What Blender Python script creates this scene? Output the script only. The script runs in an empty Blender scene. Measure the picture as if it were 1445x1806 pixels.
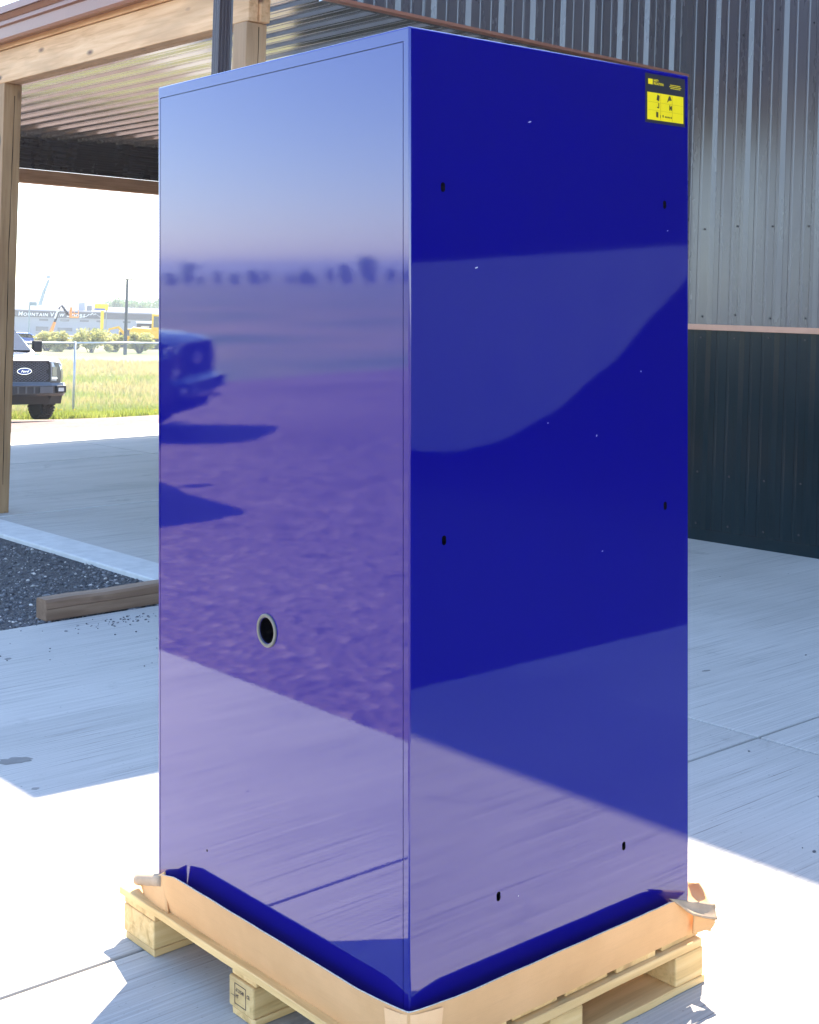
import bpy, bmesh, math, random
from mathutils import Matrix, Vector, noise as mnoise
R = math.radians
rnd = random.Random(7)
SC = bpy.context.scene
COL = SC.collection

# ------------------------------------------------------------------ camera, sky, sun, exposure
F = 2390.0                 # focal length in photo pixels (photo 1445 x 1806)
PX0, PY0 = 722.0, 548.0    # principal point of the upright (shift-corrected) photo
HC = 1.75                  # camera above the concrete
TILT = R(1.8)              # the apron falls away from the building to drain; the camera is level with the apron
YAW = R(40.5)              # building grid: local x = away from yard (n), local y = along the wall (u)
M = Matrix.Rotation(-TILT, 4, 'Y')          # apron frame -> world
A = M @ Matrix.Rotation(YAW, 4, 'Z')        # apron grid (n, u, z) -> world
G = Matrix.Rotation(YAW, 4, 'Z')            # level grid (n, u, z) -> world
cN, sN = math.cos(YAW), math.sin(YAW)

cam = bpy.data.cameras.new('camera'); camo = bpy.data.objects.new('camera', cam); COL.objects.link(camo)
cam.sensor_fit = 'VERTICAL'; cam.sensor_height = 24.0; cam.sensor_width = 24.0
cam.lens = F / 1806 * 24.0
cam.shift_y = -(903 - PY0) / 1806
cam.clip_start = 0.05; cam.clip_end = 6000
camo.matrix_world = M @ Matrix.Translation((0, 0, HC)) @ Matrix.Rotation(R(90), 4, 'X')
SC.camera = camo

SUN_EL, SUN_AZ = R(52.8), R(11)
sunv = Vector((math.sin(SUN_AZ) * math.cos(SUN_EL), math.cos(SUN_AZ) * math.cos(SUN_EL), math.sin(SUN_EL)))
world = bpy.data.worlds.new('World'); SC.world = world; world.use_nodes = True
nt = world.node_tree; bg = nt.nodes['Background']
sky = nt.nodes.new('ShaderNodeTexSky'); sky.sky_type = 'NISHITA'; sky.sun_disc = False
sky.sun_elevation = SUN_EL; sky.sun_rotation = SUN_AZ
sky.air_density = 1.0; sky.dust_density = 0.4; sky.ozone_density = 1.6; sky.altitude = 600
nt.links.new(sky.outputs[0], bg.inputs[0]); bg.inputs[1].default_value = 0.15
sl = bpy.data.lights.new('sun', 'SUN'); sl.energy = 4.2; sl.angle = R(0.5); sl.color = (1.0, 0.89, 0.74)
so = bpy.data.objects.new('sun', sl); COL.objects.link(so)
so.rotation_euler = sunv.to_track_quat('Z', 'Y').to_euler()
SC.view_settings.view_transform = 'Standard'; SC.view_settings.look = 'None'
SC.view_settings.gamma = 1.0; SC.view_settings.exposure = 2.25
SC.cycles.max_bounces = 8; SC.cycles.glossy_bounces = 5

# ------------------------------------------------------------------ helpers
def clampx(x): return max(x, -8.0)
FALL = [(-1e6, 0), (18.6, 0), (28, .66), (33, 1.1), (35.7, 1.22), (45, 1.45), (91, 2.0), (238, 4.9), (600, 7.0), (1e6, 7.0)]
def fall(u):
    for (a, fa), (b, fb) in zip(FALL, FALL[1:]):
        if a <= u <= b: return fa + (fb - fa) * (u - a) / (b - a)
def ground(x, y):          # world height of the terrain
    u = -sN * x + cN * y
    return math.tan(TILT) * min(clampx(x), 14) - fall(u)
def gnd_nu(n, u):
    return ground(cN * n - sN * u, sN * n + cN * u)
def pix(px, py, d):        # photo pixel at a known distance -> apron-frame point
    return Vector(((px - PX0) / F * d, d, HC + (PY0 - py) / F * d))
def pixw(px, py, d): return M @ pix(px, py, d)
def pixg(px, py, d):       # -> apron grid coordinates (n, u, z)
    p = pix(px, py, d); return Vector((cN * p.x + sN * p.y, -sN * p.x + cN * p.y, p.z))

def tag(o, label=None, cat=None, group=None, kind=None):
    if label: o['label'] = label
    if cat: o['category'] = cat
    if group: o['group'] = group
    if kind: o['kind'] = kind
    return o
def empty(name, mat=Matrix(), **k):
    o = bpy.data.objects.new(name, None); COL.objects.link(o); o.matrix_world = mat
    o.empty_display_size = .2
    return tag(o, **k)

class MB:
    def __init__(s): s.v = []; s.f = []; s.m = []
    def add(s, vs, fs, mi=0):
        b = len(s.v); s.v += [tuple(v) for v in vs]
        s.f += [tuple(i + b for i in f) for f in fs]; s.m += [mi] * len(fs); return s
    def box(s, x0, x1, y0, y1, z0, z1, mi=0):
        return s.hexa([(x0, y0, z0), (x1, y0, z0), (x1, y1, z0), (x0, y1, z0), (x0, y0, z1), (x1, y0, z1), (x1, y1, z1), (x0, y1, z1)], mi)
    def hexa(s, v, mi=0):
        return s.add(v, [(0, 3, 2, 1), (4, 5, 6, 7), (0, 1, 5, 4), (1, 2, 6, 5), (2, 3, 7, 6), (3, 0, 4, 7)], mi)
    def tube(s, pts, rad, seg=8, cap=True, mi=0):
        pts = [Vector(p) for p in pts]; n = len(pts)
        rs = rad if isinstance(rad, (list, tuple)) else [rad] * n
        rings = []
        for i, p in enumerate(pts):
            t = (pts[min(i + 1, n - 1)] - pts[max(i - 1, 0)]).normalized()
            a = Vector((0, 0, 1)) if abs(t.z) < .9 else Vector((1, 0, 0))
            e1 = t.cross(a).normalized(); e2 = t.cross(e1)
            rings.append([p + (e1 * math.cos(2 * math.pi * k / seg) + e2 * math.sin(2 * math.pi * k / seg)) * rs[i] for k in range(seg)])
        vs = [v for r in rings for v in r]; fs = []
        for i in range(n - 1):
            for k in range(seg):
                k2 = (k + 1) % seg
                fs.append((i * seg + k, i * seg + k2, (i + 1) * seg + k2, (i + 1) * seg + k))
        if cap: fs += [tuple(range(seg))[::-1], tuple((n - 1) * seg + k for k in range(seg))]
        return s.add(vs, fs, mi)
    def prism(s, poly, ext, mi=0):     # polygon (3-D points) extruded by vector
        poly = [Vector(p) for p in poly]; e = Vector(ext); n = len(poly)
        vs = poly + [p + e for p in poly]
        fs = [tuple(range(n))[::-1], tuple(range(n, 2 * n))] + [(k, (k + 1) % n, n + (k + 1) % n, n + k) for k in range(n)]
        return s.add(vs, fs, mi)
    def loft(s, rings, cap=True, closed=True, mi=0):
        k = len(rings[0]); vs = [v for r in rings for v in r]; fs = []
        for i in range(len(rings) - 1):
            for j in range(k if closed else k - 1):
                j2 = (j + 1) % k
                fs.append((i * k + j, i * k + j2, (i + 1) * k + j2, (i + 1) * k + j))
        if cap: fs += [tuple(range(k))[::-1], tuple((len(rings) - 1) * k + j for j in range(k))]
        return s.add(vs, fs, mi)
    def mesh(s, name, mats, smooth=False):
        me = bpy.data.meshes.new(name); me.from_pydata(s.v, [], s.f); 
        for m in (mats if isinstance(mats, (list, tuple)) else [mats]): me.materials.append(m)
        if any(s.m): me.polygons.foreach_set('material_index', s.m)
        bm = bmesh.new(); bm.from_mesh(me); bmesh.ops.recalc_face_normals(bm, faces=bm.faces); bm.to_mesh(me); bm.free()
        if smooth: me.polygons.foreach_set('use_smooth', [True] * len(me.polygons))
        me.update(); return me
    def build(s, name, mats, parent=None, smooth=False, bevel=0, seg=2, mat=None):
        o = bpy.data.objects.new(name, s.mesh(name, mats, smooth)); COL.objects.link(o)
        if parent: o.parent = parent
        if mat is not None: o.matrix_local = mat
        if bevel:
            b = o.modifiers.new('bevel', 'BEVEL'); b.width = bevel; b.segments = seg; b.limit_method = 'ANGLE'; b.harden_normals = False
        return o
def obj(name, me, parent=None, mat=None):
    o = bpy.data.objects.new(name, me); COL.objects.link(o)
    if parent: o.parent = parent
    if mat is not None: o.matrix_local = mat
    return o
def copy_tree(o, parent=None):
    c = o.copy(); COL.objects.link(c); c.parent = parent
    for ch in o.children: copy_tree(ch, c)
    return c
def text_mesh(txt, size, mat, extrude=0.0, bold=0.0, shear=0.0, align='LEFT', sx=1.0):
    cu = bpy.data.curves.new('t', 'FONT'); cu.body = txt; cu.size = size; cu.extrude = extrude; cu.offset = bold; cu.shear = shear
    cu.align_x = align; cu.resolution_u = 3
    o = bpy.data.objects.new('t', cu); COL.objects.link(o)
    dg = bpy.context.evaluated_depsgraph_get(); dg.update()
    me = bpy.data.meshes.new_from_object(o.evaluated_get(dg)); bpy.data.objects.remove(o); bpy.data.curves.remove(cu)
    if sx != 1.0:
        for v in me.vertices: v.co.x *= sx
    me.materials.clear(); me.materials.append(mat); return me

# ------------------------------------------------------------------ materials
def newmat(name):
    m = bpy.data.materials.new(name); m.use_nodes = True
    return m, m.node_tree, m.node_tree.nodes['Principled BSDF']
def c4(c): return (c[0], c[1], c[2], 1)
def coords(nt, scale=(1, 1, 1), rand=False, world=False):
    if world:
        gnode = nt.nodes.new('ShaderNodeNewGeometry'); out = gnode.outputs['Position']
    else:
        tc = nt.nodes.new('ShaderNodeTexCoord'); out = tc.outputs['Object']
    if rand:
        oi = nt.nodes.new('ShaderNodeObjectInfo'); vm = nt.nodes.new('ShaderNodeVectorMath'); vm.operation = 'MULTIPLY_ADD'
        cb = nt.nodes.new('ShaderNodeCombineXYZ')
        for i in range(3): nt.links.new(oi.outputs['Random'], cb.inputs[i])
        vm.inputs[1].default_value = (17.3, 31.7, 11.9); nt.links.new(cb.outputs[0], vm.inputs[0]); nt.links.new(out, vm.inputs[2]); out = vm.outputs[0]
    mp = nt.nodes.new('ShaderNodeMapping'); mp.inputs['Scale'].default_value = scale
    nt.links.new(out, mp.inputs[0]); return mp.outputs[0]
def noisen(nt, vec, scale, detail=4, rough=.55, dist=0):
    n = nt.nodes.new('ShaderNodeTexNoise'); n.inputs['Scale'].default_value = scale; n.inputs['Detail'].default_value = detail
    n.inputs['Roughness'].default_value = rough; n.inputs['Distortion'].default_value = dist
    nt.links.new(vec, n.inputs['Vector']); return n.outputs['Fac']
def ramp(nt, fac, stops):
    r = nt.nodes.new('ShaderNodeValToRGB'); e = r.color_ramp.elements
    while len(e) < len(stops): e.new(.5)
    for k, (p, c) in enumerate(stops): e[k].position = p; e[k].color = c4(c)
    nt.links.new(fac, r.inputs[0]); return r.outputs[0]
def mix(nt, a, b, fac, mode='MIX'):
    n = nt.nodes.new('ShaderNodeMix'); n.data_type = 'RGBA'; n.blend_type = mode
    for sock, val in ((n.inputs[0], fac), (n.inputs[6], a), (n.inputs[7], b)):
        if isinstance(val, bpy.types.NodeSocket): nt.links.new(val, sock)
        elif isinstance(val, (int, float)): sock.default_value = val
        else: sock.default_value = c4(val)
    return n.outputs[2]
def maprange(nt, v, a, b, c=0, d=1):
    n = nt.nodes.new('ShaderNodeMapRange'); n.inputs[1].default_value = a; n.inputs[2].default_value = b
    n.inputs[3].default_value = c; n.inputs[4].default_value = d; nt.links.new(v, n.inputs[0]); return n.outputs[0]
def bump(nt, h, strength, dist, prev=None):
    b = nt.nodes.new('ShaderNodeBump'); b.inputs['Strength'].default_value = strength; b.inputs['Distance'].default_value = dist
    nt.links.new(h, b.inputs['Height'])
    if prev is not None: nt.links.new(prev, b.inputs['Normal'])
    return b.outputs[0]

def simple(name, col, rough=.5, metal=0, var=.12, vs=6, bmp=0, spec=.5, ior=None):
    m, nt, p = newmat(name)
    v = coords(nt, rand=True); n = noisen(nt, v, vs, 5)
    c = ramp(nt, n, [(.3, [x * (1 - var) for x in col]), (.7, [min(1, x * (1 + var)) for x in col])])
    nt.links.new(c, p.inputs['Base Color'])
    p.inputs['Roughness'].default_value = rough; p.inputs['Metallic'].default_value = metal
    p.inputs['Specular IOR Level'].default_value = spec
    if ior: p.inputs['IOR'].default_value = ior
    if bmp:
        n2 = noisen(nt, v, vs * 8, 4); nt.links.new(bump(nt, n2, bmp, .01), p.inputs['Normal'])
    return m

def wood(name, c1, c2, c3, axis=1, rough=.7, grain=1.0, knots=True, knotcol=(.09, .05, .03)):
    m, nt, p = newmat(name)
    sc = [26 * grain] * 3; sc[axis] = 1.6 * grain
    v = coords(nt, tuple(sc), rand=True)
    n1 = noisen(nt, v, 1.0, 6, .6, .6)
    sc2 = [3.0, 3.0, 3.0]; sc2[axis] = .9
    v2 = coords(nt, tuple(sc2), rand=True); n2 = noisen(nt, v2, 1.0, 3)
    c = ramp(nt, n1, [(.28, c1), (.5, c2), (.74, c3)])
    c = mix(nt, c, [x * .72 for x in c2], maprange(nt, n2, .5, .72), 'MIX')
    if knots:
        sk = [5.5, 5.5, 5.5]; sk[axis] = 2.1
        vo = nt.nodes.new('ShaderNodeTexVoronoi'); vo.inputs['Scale'].default_value = 1.0; nt.links.new(coords(nt, tuple(sk), rand=True), vo.inputs['Vector'])
        k = maprange(nt, vo.outputs['Distance'], .05, .15, 1, 0)
        c = mix(nt, c, knotcol, k)
    nt.links.new(c, p.inputs['Base Color']); p.inputs['Roughness'].default_value = rough
    nt.links.new(bump(nt, n1, .25, .004), p.inputs['Normal'])
    return m

def enamel():
    m, nt, p = newmat('blue_enamel')
    v = coords(nt)
    p.inputs['Base Color'].default_value = (.0025, .0022, .17, 1)
    p.inputs['Roughness'].default_value = .035
    p.inputs['IOR'].default_value = 1.76
    peel = noisen(nt, v, 150, 2, .5); warp = None
    for dr, sc_, ph in (('Z', .21, 1.0), ('DIAGONAL', .13, 2.2)):
        wv = nt.nodes.new('ShaderNodeTexWave'); wv.wave_type = 'BANDS'; wv.bands_direction = dr; wv.wave_profile = 'SIN'
        wv.inputs['Scale'].default_value = sc_; wv.inputs['Distortion'].default_value = 0; wv.inputs['Detail'].default_value = 0; wv.inputs['Phase Offset'].default_value = ph
        nt.links.new(v, wv.inputs['Vector']); warp = wv.outputs['Fac'] if warp is None else mix(nt, warp, wv.outputs['Fac'], .5)
    b = bump(nt, warp, .25, .006); b = bump(nt, peel, .03, .0006, b)
    nt.links.new(b, p.inputs['Normal'])
    d = noisen(nt, v, 3, 6, .65)
    nt.links.new(maprange(nt, d, .45, .8, .012, .04), p.inputs['Roughness'])
    return m

def concrete(name, gain):
    m, nt, p = newmat(name)
    v = coords(nt); vb = coords(nt, (1.3, 110, 1))
    big = noisen(nt, v, .55, 5, .6); fine = noisen(nt, v, 55, 5, .7); br = noisen(nt, vb, 1.0, 4, .65)
    vst = coords(nt, (.35, 2.2, 1)); st = noisen(nt, vst, 1.0, 6, .62, .4)
    c = ramp(nt, big, [(.3, (.36, .337, .30)), (.7, (.46, .43, .385))])
    c = mix(nt, c, (.25, .235, .21), maprange(nt, st, .50, .76, 0, .5))
    c = mix(nt, c, (.56, .53, .48), maprange(nt, br, .50, .72, 0, .6))
    c = mix(nt, c, (.17, .16, .145), maprange(nt, br, .46, .28, 0, .5))
    vb2 = coords(nt, (.5, 34, 1)); br2 = noisen(nt, vb2, 1.0, 5, .7, .3)
    c = mix(nt, c, (.20, .188, .17), maprange(nt, br2, .44, .26, 0, .3))
    c = mix(nt, c, (.10, .094, .083), maprange(nt, br, .37, .30, 0, .8))  # thin dark lines paint shadow into the broom grooves
    vb3 = coords(nt, (.22, 16, 1)); br3 = noisen(nt, vb3, 1.0, 6, .75, .5)
    c = mix(nt, c, (.15, .14, .122), maprange(nt, br3, .40, .30, 0, .35))
    cl = noisen(nt, v, 1.7, 6, .7, .6)
    c = mix(nt, c, (.17, .158, .135), maprange(nt, cl, .60, .76, 0, .55))
    c = mix(nt, c, (.09, .085, .08), maprange(nt, fine, .62, .72, 0, .7))
    # damp patches and stains
    vp = coords(nt, (.55, 1.9, 1)); pt = noisen(nt, vp, 1.1, 3, .5, 1.2)
    c = mix(nt, c, (.20, .19, .17), maprange(nt, pt, .73, .75, 0, .6))
    c = mix(nt, c, (gain, gain, gain), 1.0, 'MULTIPLY')
    nt.links.new(c, p.inputs['Base Color']); p.inputs['Roughness'].default_value = .82
    h = mix(nt, br, fine, .35)
    nt.links.new(bump(nt, h, .5, .004), p.inputs['Normal'])
    return m

def gravelmat(name, c1, c2, c3, scale, rough=.95):
    m, nt, p = newmat(name)
    v = coords(nt, world=True)
    vo = nt.nodes.new('ShaderNodeTexVoronoi'); vo.inputs['Scale'].default_value = scale; nt.links.new(v, vo.inputs['Vector'])
    n = noisen(nt, v, .18, 6, .62); n2 = noisen(nt, v, scale * .35, 5)
    c = ramp(nt, n, [(.3, c1), (.52, c2), (.72, c3)])
    c = mix(nt, c, [x * .45 for x in c1], maprange(nt, n2, .5, .75, 0, .8))
    sep = nt.nodes.new('ShaderNodeSeparateColor'); nt.links.new(vo.outputs['Color'], sep.inputs[0])
    c = mix(nt, c, [min(1, x * 1.6) for x in c3], maprange(nt, sep.outputs[0], .75, 1, 0, .6))
    nt.links.new(c, p.inputs['Base Color']); p.inputs['Roughness'].default_value = rough
    nt.links.new(bump(nt, vo.outputs['Distance'], .8, .03), p.inputs['Normal'])
    return m

def fieldmat():
    m, nt, p = newmat('meadow')
    v = coords(nt, world=True); n = noisen(nt, v, .06, 5, .6); n2 = noisen(nt, v, 3.5, 5, .7)
    c = ramp(nt, n, [(.35, (.115, .155, .035)), (.5, (.20, .19, .07)), (.65, (.27, .22, .095))])
    c = mix(nt, c, (.05, .075, .02), maprange(nt, n2, .5, .8, 0, .7))
    nt.links.new(c, p.inputs['Base Color']); p.inputs['Roughness'].default_value = .95
    return m

def leafmat(name, c1, c2):
    m, nt, p = newmat(name)
    oi = coords(nt, world=True); n = noisen(nt, oi, 1.3, 3)
    c = ramp(nt, n, [(.35, c1), (.65, c2)])
    nt.links.new(c, p.inputs['Base Color']); p.inputs['Roughness'].default_value = .7
    tr = nt.nodes.new('ShaderNodeBsdfTranslucent'); nt.links.new(c, tr.inputs[0])
    ms = nt.nodes.new('ShaderNodeMixShader'); ms.inputs[0].default_value = .45
    nt.links.new(p.outputs[0], ms.inputs[1]); nt.links.new(tr.outputs[0], ms.inputs[2])
    nt.links.new(ms.outputs[0], nt.nodes['Material Output'].inputs[0])
    return m

def panelmat(name, col, rough, ior=1.5, metal=0):
    
    m, nt, p = newmat(name)
    v = coords(nt, (1, 1, .25)); n = noisen(nt, v, 3, 5, .6); n2 = noisen(nt, v, 1.0, 2)
    c = ramp(nt, n, [(.3, [x * .9 for x in col]), (.75, [x * 1.15 for x in col])])
    nt.links.new(c, p.inputs['Base Color']); p.inputs['Specular IOR Level'].default_value = .5
    p.inputs['IOR'].default_value = ior; p.inputs['Metallic'].default_value = metal
    nt.links.new(maprange(nt, n, .3, .8, rough * .8, rough * 1.3), p.inputs['Roughness'])
    nt.links.new(bump(nt, n2, .10, .01), p.inputs['Normal'])
    return m

MT = {}
MT['blue'] = enamel()
MT['black'] = simple('black_void', (.002, .002, .003), .9, spec=0)
MT['sticker'] = simple('black_vinyl', (.018, .018, .024), .4, var=.05)
MT['yellow_ink'] = simple('yellow_ink', (.85, .66, .0), .45, var=.03)
MT['dark_ink'] = simple('dark_ink', (.05, .04, .012), .5)
MT['steel_ring'] = simple('galvanised_ring', (.15, .15, .13), .45, .3, vs=30)
MT['concrete'] = concrete('broomed_concrete', 1.05)
MT['concrete_lifted'] = concrete('lifted_broomed_concrete', 1.16)  # same concrete with a lighter colour, to brighten the shaded slabs by the wall
MT['kerb'] = simple('trowelled_edge', (.58, .57, .54), .8, var=.1, vs=9, bmp=.3)
MT['lot'] = gravelmat('dirt_gravel', (.13, .088, .07), (.178, .123, .1), (.22, .161, .132), 14)
MT['bed'] = gravelmat('dark_fines', (.055, .054, .057), (.085, .082, .084), (.12, .115, .115), 60)
MT['field'] = fieldmat()
MT['stone_dark'] = simple('dark_stone', (.085, .085, .092), .85, var=.5, vs=25)
MT['stone_mid'] = simple('grey_stone', (.19, .185, .185), .85, var=.4, vs=25)
MT['stone_light'] = simple('pale_stone', (.55, .50, .45), .85, var=.3, vs=25)
MT['panel'] = panelmat('charcoal_panel', (.058, .051, .060), .27, 1.78)
MT['wains'] = panelmat('black_wainscot_panel', (.0035, .015, .021), .14, 1.3)
MT['ceil'] = panelmat('charcoal_ceiling_sheet', (.42, .42, .425), .14, 1.5, .8)
MT['copper'] = simple('copper_trim', (.50, .27, .18), .45, .0, var=.06)
MT['gutter'] = simple('copper_brown_gutter', (.26, .105, .065), .35, 0, var=.06)
MT['downspout'] = simple('charcoal_downspout', (.055, .045, .055), .3, 0, var=.08)
MT['screw'] = simple('screw_head', (.03, .03, .035), .4, .5)
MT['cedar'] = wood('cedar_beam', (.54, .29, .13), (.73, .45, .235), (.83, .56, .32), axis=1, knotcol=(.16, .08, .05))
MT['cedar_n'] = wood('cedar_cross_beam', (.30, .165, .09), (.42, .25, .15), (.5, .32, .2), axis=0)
MT['post'] = wood('cedar_post', (.27, .145, .062), (.37, .215, .10), (.44, .27, .135), axis=2)
MT['post2'] = wood('fresh_cedar_post', (.36, .22, .12), (.47, .30, .17), (.54, .37, .22), axis=2)
MT['timber'] = wood('weathered_timber', (.15, .082, .045), (.22, .13, .078), (.28, .18, .115), axis=0)
MT['pine_u'] = wood('pallet_pine_long', (.50, .285, .09), (.78, .49, .195), (.87, .61, .28), axis=1, knots=True, knotcol=(.33, .17, .07))
MT['pine_n'] = wood('pallet_pine_cross', (.48, .275, .09), (.75, .47, .19), (.85, .59, .28), axis=0, knots=True, knotcol=(.33, .17, .07))
MT['pine_block'] = wood('pallet_block', (.42, .24, .075), (.68, .43, .17), (.78, .54, .25), axis=0, grain=1.4, knots=True, knotcol=(.28, .15, .06))
MT['card'] = None
def cardboard():
    m, nt, p = newmat('cardboard')
    v = coords(nt); n = noisen(nt, v, 5, 6, .6); w = coords(nt, (1, 1, 1)); f = noisen(nt, coords(nt, (9, 9, 300)), 1, 2)
    c = ramp(nt, n, [(.3, (.63, .34, .14)), (.7, (.74, .415, .185))])
    c = mix(nt, c, (.60, .32, .14), maprange(nt, f, .5, .8, 0, .4))
    nt.links.new(c, p.inputs['Base Color']); p.inputs['Roughness'].default_value = .85
    tr = nt.nodes.new('ShaderNodeBsdfTranslucent'); tr.inputs[0].default_value = (.75, .38, .13, 1)
    ms = nt.nodes.new('ShaderNodeMixShader'); ms.inputs[0].default_value = .05
    nt.links.new(p.outputs[0], ms.inputs[1]); nt.links.new(tr.outputs[0], ms.inputs[2]); nt.links.new(ms.outputs[0], nt.nodes['Material Output'].inputs[0])
    n3 = noisen(nt, coords(nt, (14, 14, 3)), 1, 4); b = bump(nt, n3, .3, .004); nt.links.new(b, p.inputs['Normal'])
    return m
MT['card'] = cardboard()
MT['card_edge'] = simple('torn_paper_edge', (.78, .66, .52), .9, var=.25, vs=120)
MT['card_in'] = simple('kraft_liner', (.38, .27, .18), .9, var=.15, vs=20)
MT['tape'] = simple('peach_tape', (.84, .49, .24), .6, var=.05)

# ------------------------------------------------------------------ ground
def lines(lo, hi, mid0, mid1, step):
    a = []; x = mid0
    while x <= mid1 + 1e-6: a.append(x); x += step
    g = step
    x = mid1
    while x < hi: g *= 1.5; x = min(hi, x + g); a.append(x)
    g = step; x = mid0
    while x > lo: g *= 1.5; x = max(lo, x - g); a.insert(0, x)
    return a
NL = lines(-4000, 4000, -30, 40, 1.0); UL = lines(-4000, 4000, -20, 60, 1.0)
def sheet_ground(name, mat, keep, dz):
    mb = MB(); idx = {}
    def vid(i, j):
        if (i, j) not in idx:
            n, u = NL[i], UL[j]; x, y = cN * n - sN * u, sN * n + cN * u
            idx[(i, j)] = len(mb.v); mb.v.append((x, y, ground(x, y) + dz))
        return idx[(i, j)]
    for i in range(len(NL) - 1):
        for j in range(len(UL) - 1):
            if keep((NL[i] + NL[i + 1]) / 2, (UL[j] + UL[j + 1]) / 2):
                mb.f.append((vid(i, j), vid(i + 1, j), vid(i + 1, j + 1), vid(i, j + 1))); mb.m.append(0)
    o = mb.build(name, mat, smooth=True); tag(o, kind='structure'); return o
sheet_ground('ground', MT['field'], lambda n, u: True, -.06)
sheet_ground('gravel_lot', MT['lot'], lambda n, u: -120 < n < 60 and -40 < u < 33, -.035)

apron = empty('concrete_apron', A, kind='structure')
J = .006
def slab(n0, n1, u0, u1, mat='concrete'):
    MB().box(n0 + J, n1 - J, u0 + J, u1 - J, -.12, 0).build('slab', MT[mat], apron, bevel=.006, seg=2)
uls = [-11.3, -7.65, -4.0, -.35, 3.3, 7.1]
for u0, u1 in zip(uls[3:], uls[4:]):
    slab(.2, 4.7, u0, u1); slab(4.7, 8.6, u0, u1, 'concrete_lifted')
ul2 = [7.1, 11.0, 14.7, 18.5]
for u0, u1 in zip(ul2, ul2[1:]):
    slab(4.76, 8.4, u0, u1); slab(8.4, 13.0, u0, u1)
MB().box(4.44, 4.754, 7.1 + J, 18.5, -.14, .012).build('slab_edge', MT['kerb'], apron, bevel=.01)
MB().box(.2, 8.6, -.34, 7.09, -.13, -.03).build('joint_filler', MT['bed'], apron)
MB().box(4.5, 13, 7.1, 18.45, -.13, -.03).build('joint_filler', MT['bed'], apron)
for u in (11.0, 14.7):
    for s in (-.016, .016):
        MB().box(4.78, 12.9, u + s - .006, u + s + .006, 0, .003).build('saw_cut_edge', MT['kerb'], apron)

MT['asphalt'] = gravelmat('dark_asphalt', (.035, .035, .037), (.045, .045, .047), (.06, .06, .062), 90)
ap = MB().box(.2, 20.2, -11.3, -.36, -.12, -.008).build('asphalt_pad', MT['asphalt']); ap.matrix_world = A; tag(ap, kind='structure')
# gravel bed
bed = empty('gravel_bed', A, kind='structure')
MB().box(1.2, 4.445, 7.105, 17.5, -.1, -.022).build('bed_fines', MT['bed'], bed)
def stones(name, region, count, smin, smax, mats, zbase, seed):
    r = random.Random(seed); mb = MB()
    ico = bmesh.new(); bmesh.ops.create_icosphere(ico, subdivisions=1, radius=1)
    iv = [v.co.copy() for v in ico.verts]; fi = [tuple(v.index for v in f.verts) for f in ico.faces]; ico.free()
    for _ in range(count):
        n, u = region(r); s = smin * (smax / smin) ** (r.random() ** 2.2)
        rot = Matrix.Rotation(r.uniform(0, 6.3), 3, 'Z') @ Matrix.Rotation(r.uniform(-.5, .5), 3, 'X')
        sx, sy, sz = s * r.uniform(.7, 1.3), s * r.uniform(.6, 1.1), s * r.uniform(.4, .75)
        mi = r.choices(range(len(mats)), (6, 3.5, .8)[:len(mats)])[0]
        mb.add([rot @ Vector((v.x * sx * r.uniform(.8, 1.15), v.y * sy, v.z * sz)) + Vector((n, u, zbase + sz * .45)) for v in iv], fi, mi)
    return mb
mb = stones('s', lambda r: (r.uniform(1.8, 4.43), 7.13 + 4.6 * r.random() ** 1.3), 15000, .004, .019, 'abc', -.022, 3)
tag(mb.build('loose_gravel', [MT['stone_dark'], MT['stone_mid'], MT['stone_light']], bed), kind='stuff')
def spill(r):
    if r.random() < .55: return (3.75 + r.gauss(0, .16), 6.86 + r.gauss(0, .045))
    return (r.uniform(2.2, 4.4), 7.08 - abs(r.gauss(0, .5)))
mb = stones('s', spill, 110, .004, .011, 'ab', 0, 5)
tag(mb.build('spilled_gravel', [MT['stone_dark'], MT['stone_mid']], bed), kind='stuff')
mb = stones('s', lambda r: (r.uniform(.4, 8.2), r.uniform(-.5, 7)), 130, .002, .007, 'ab', 0, 6)
tag(mb.build('scattered_grit', [MT['stone_dark'], MT['stone_mid']], apron), kind='stuff')

tb = empty('landscape_timber', A, label='short brown squared timber lying along the edge of the dark gravel bed', cat='timber')
def timber():
    rings = []
    for k in range(13):
        n = 3.42 + (5.6 - 3.42) * k / 12; w = .0025 * math.sin(k * 2.1)
        u0, u1 = 7.17 + w, 7.30 + w; z0, z1 = -.01, .108 + w
        c = .014
        rings.append([(n, u0, z0), (n, u0, .052), (n, u0 + .006, .055), (n, u0, .059), (n, u0, z1 - c), (n, u0 + c, z1), (n, u1 - c, z1), (n, u1, z1 - c), (n, u1, z0)])
    MB().loft(rings).build('log', MT['timber'], tb)
timber()

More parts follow.
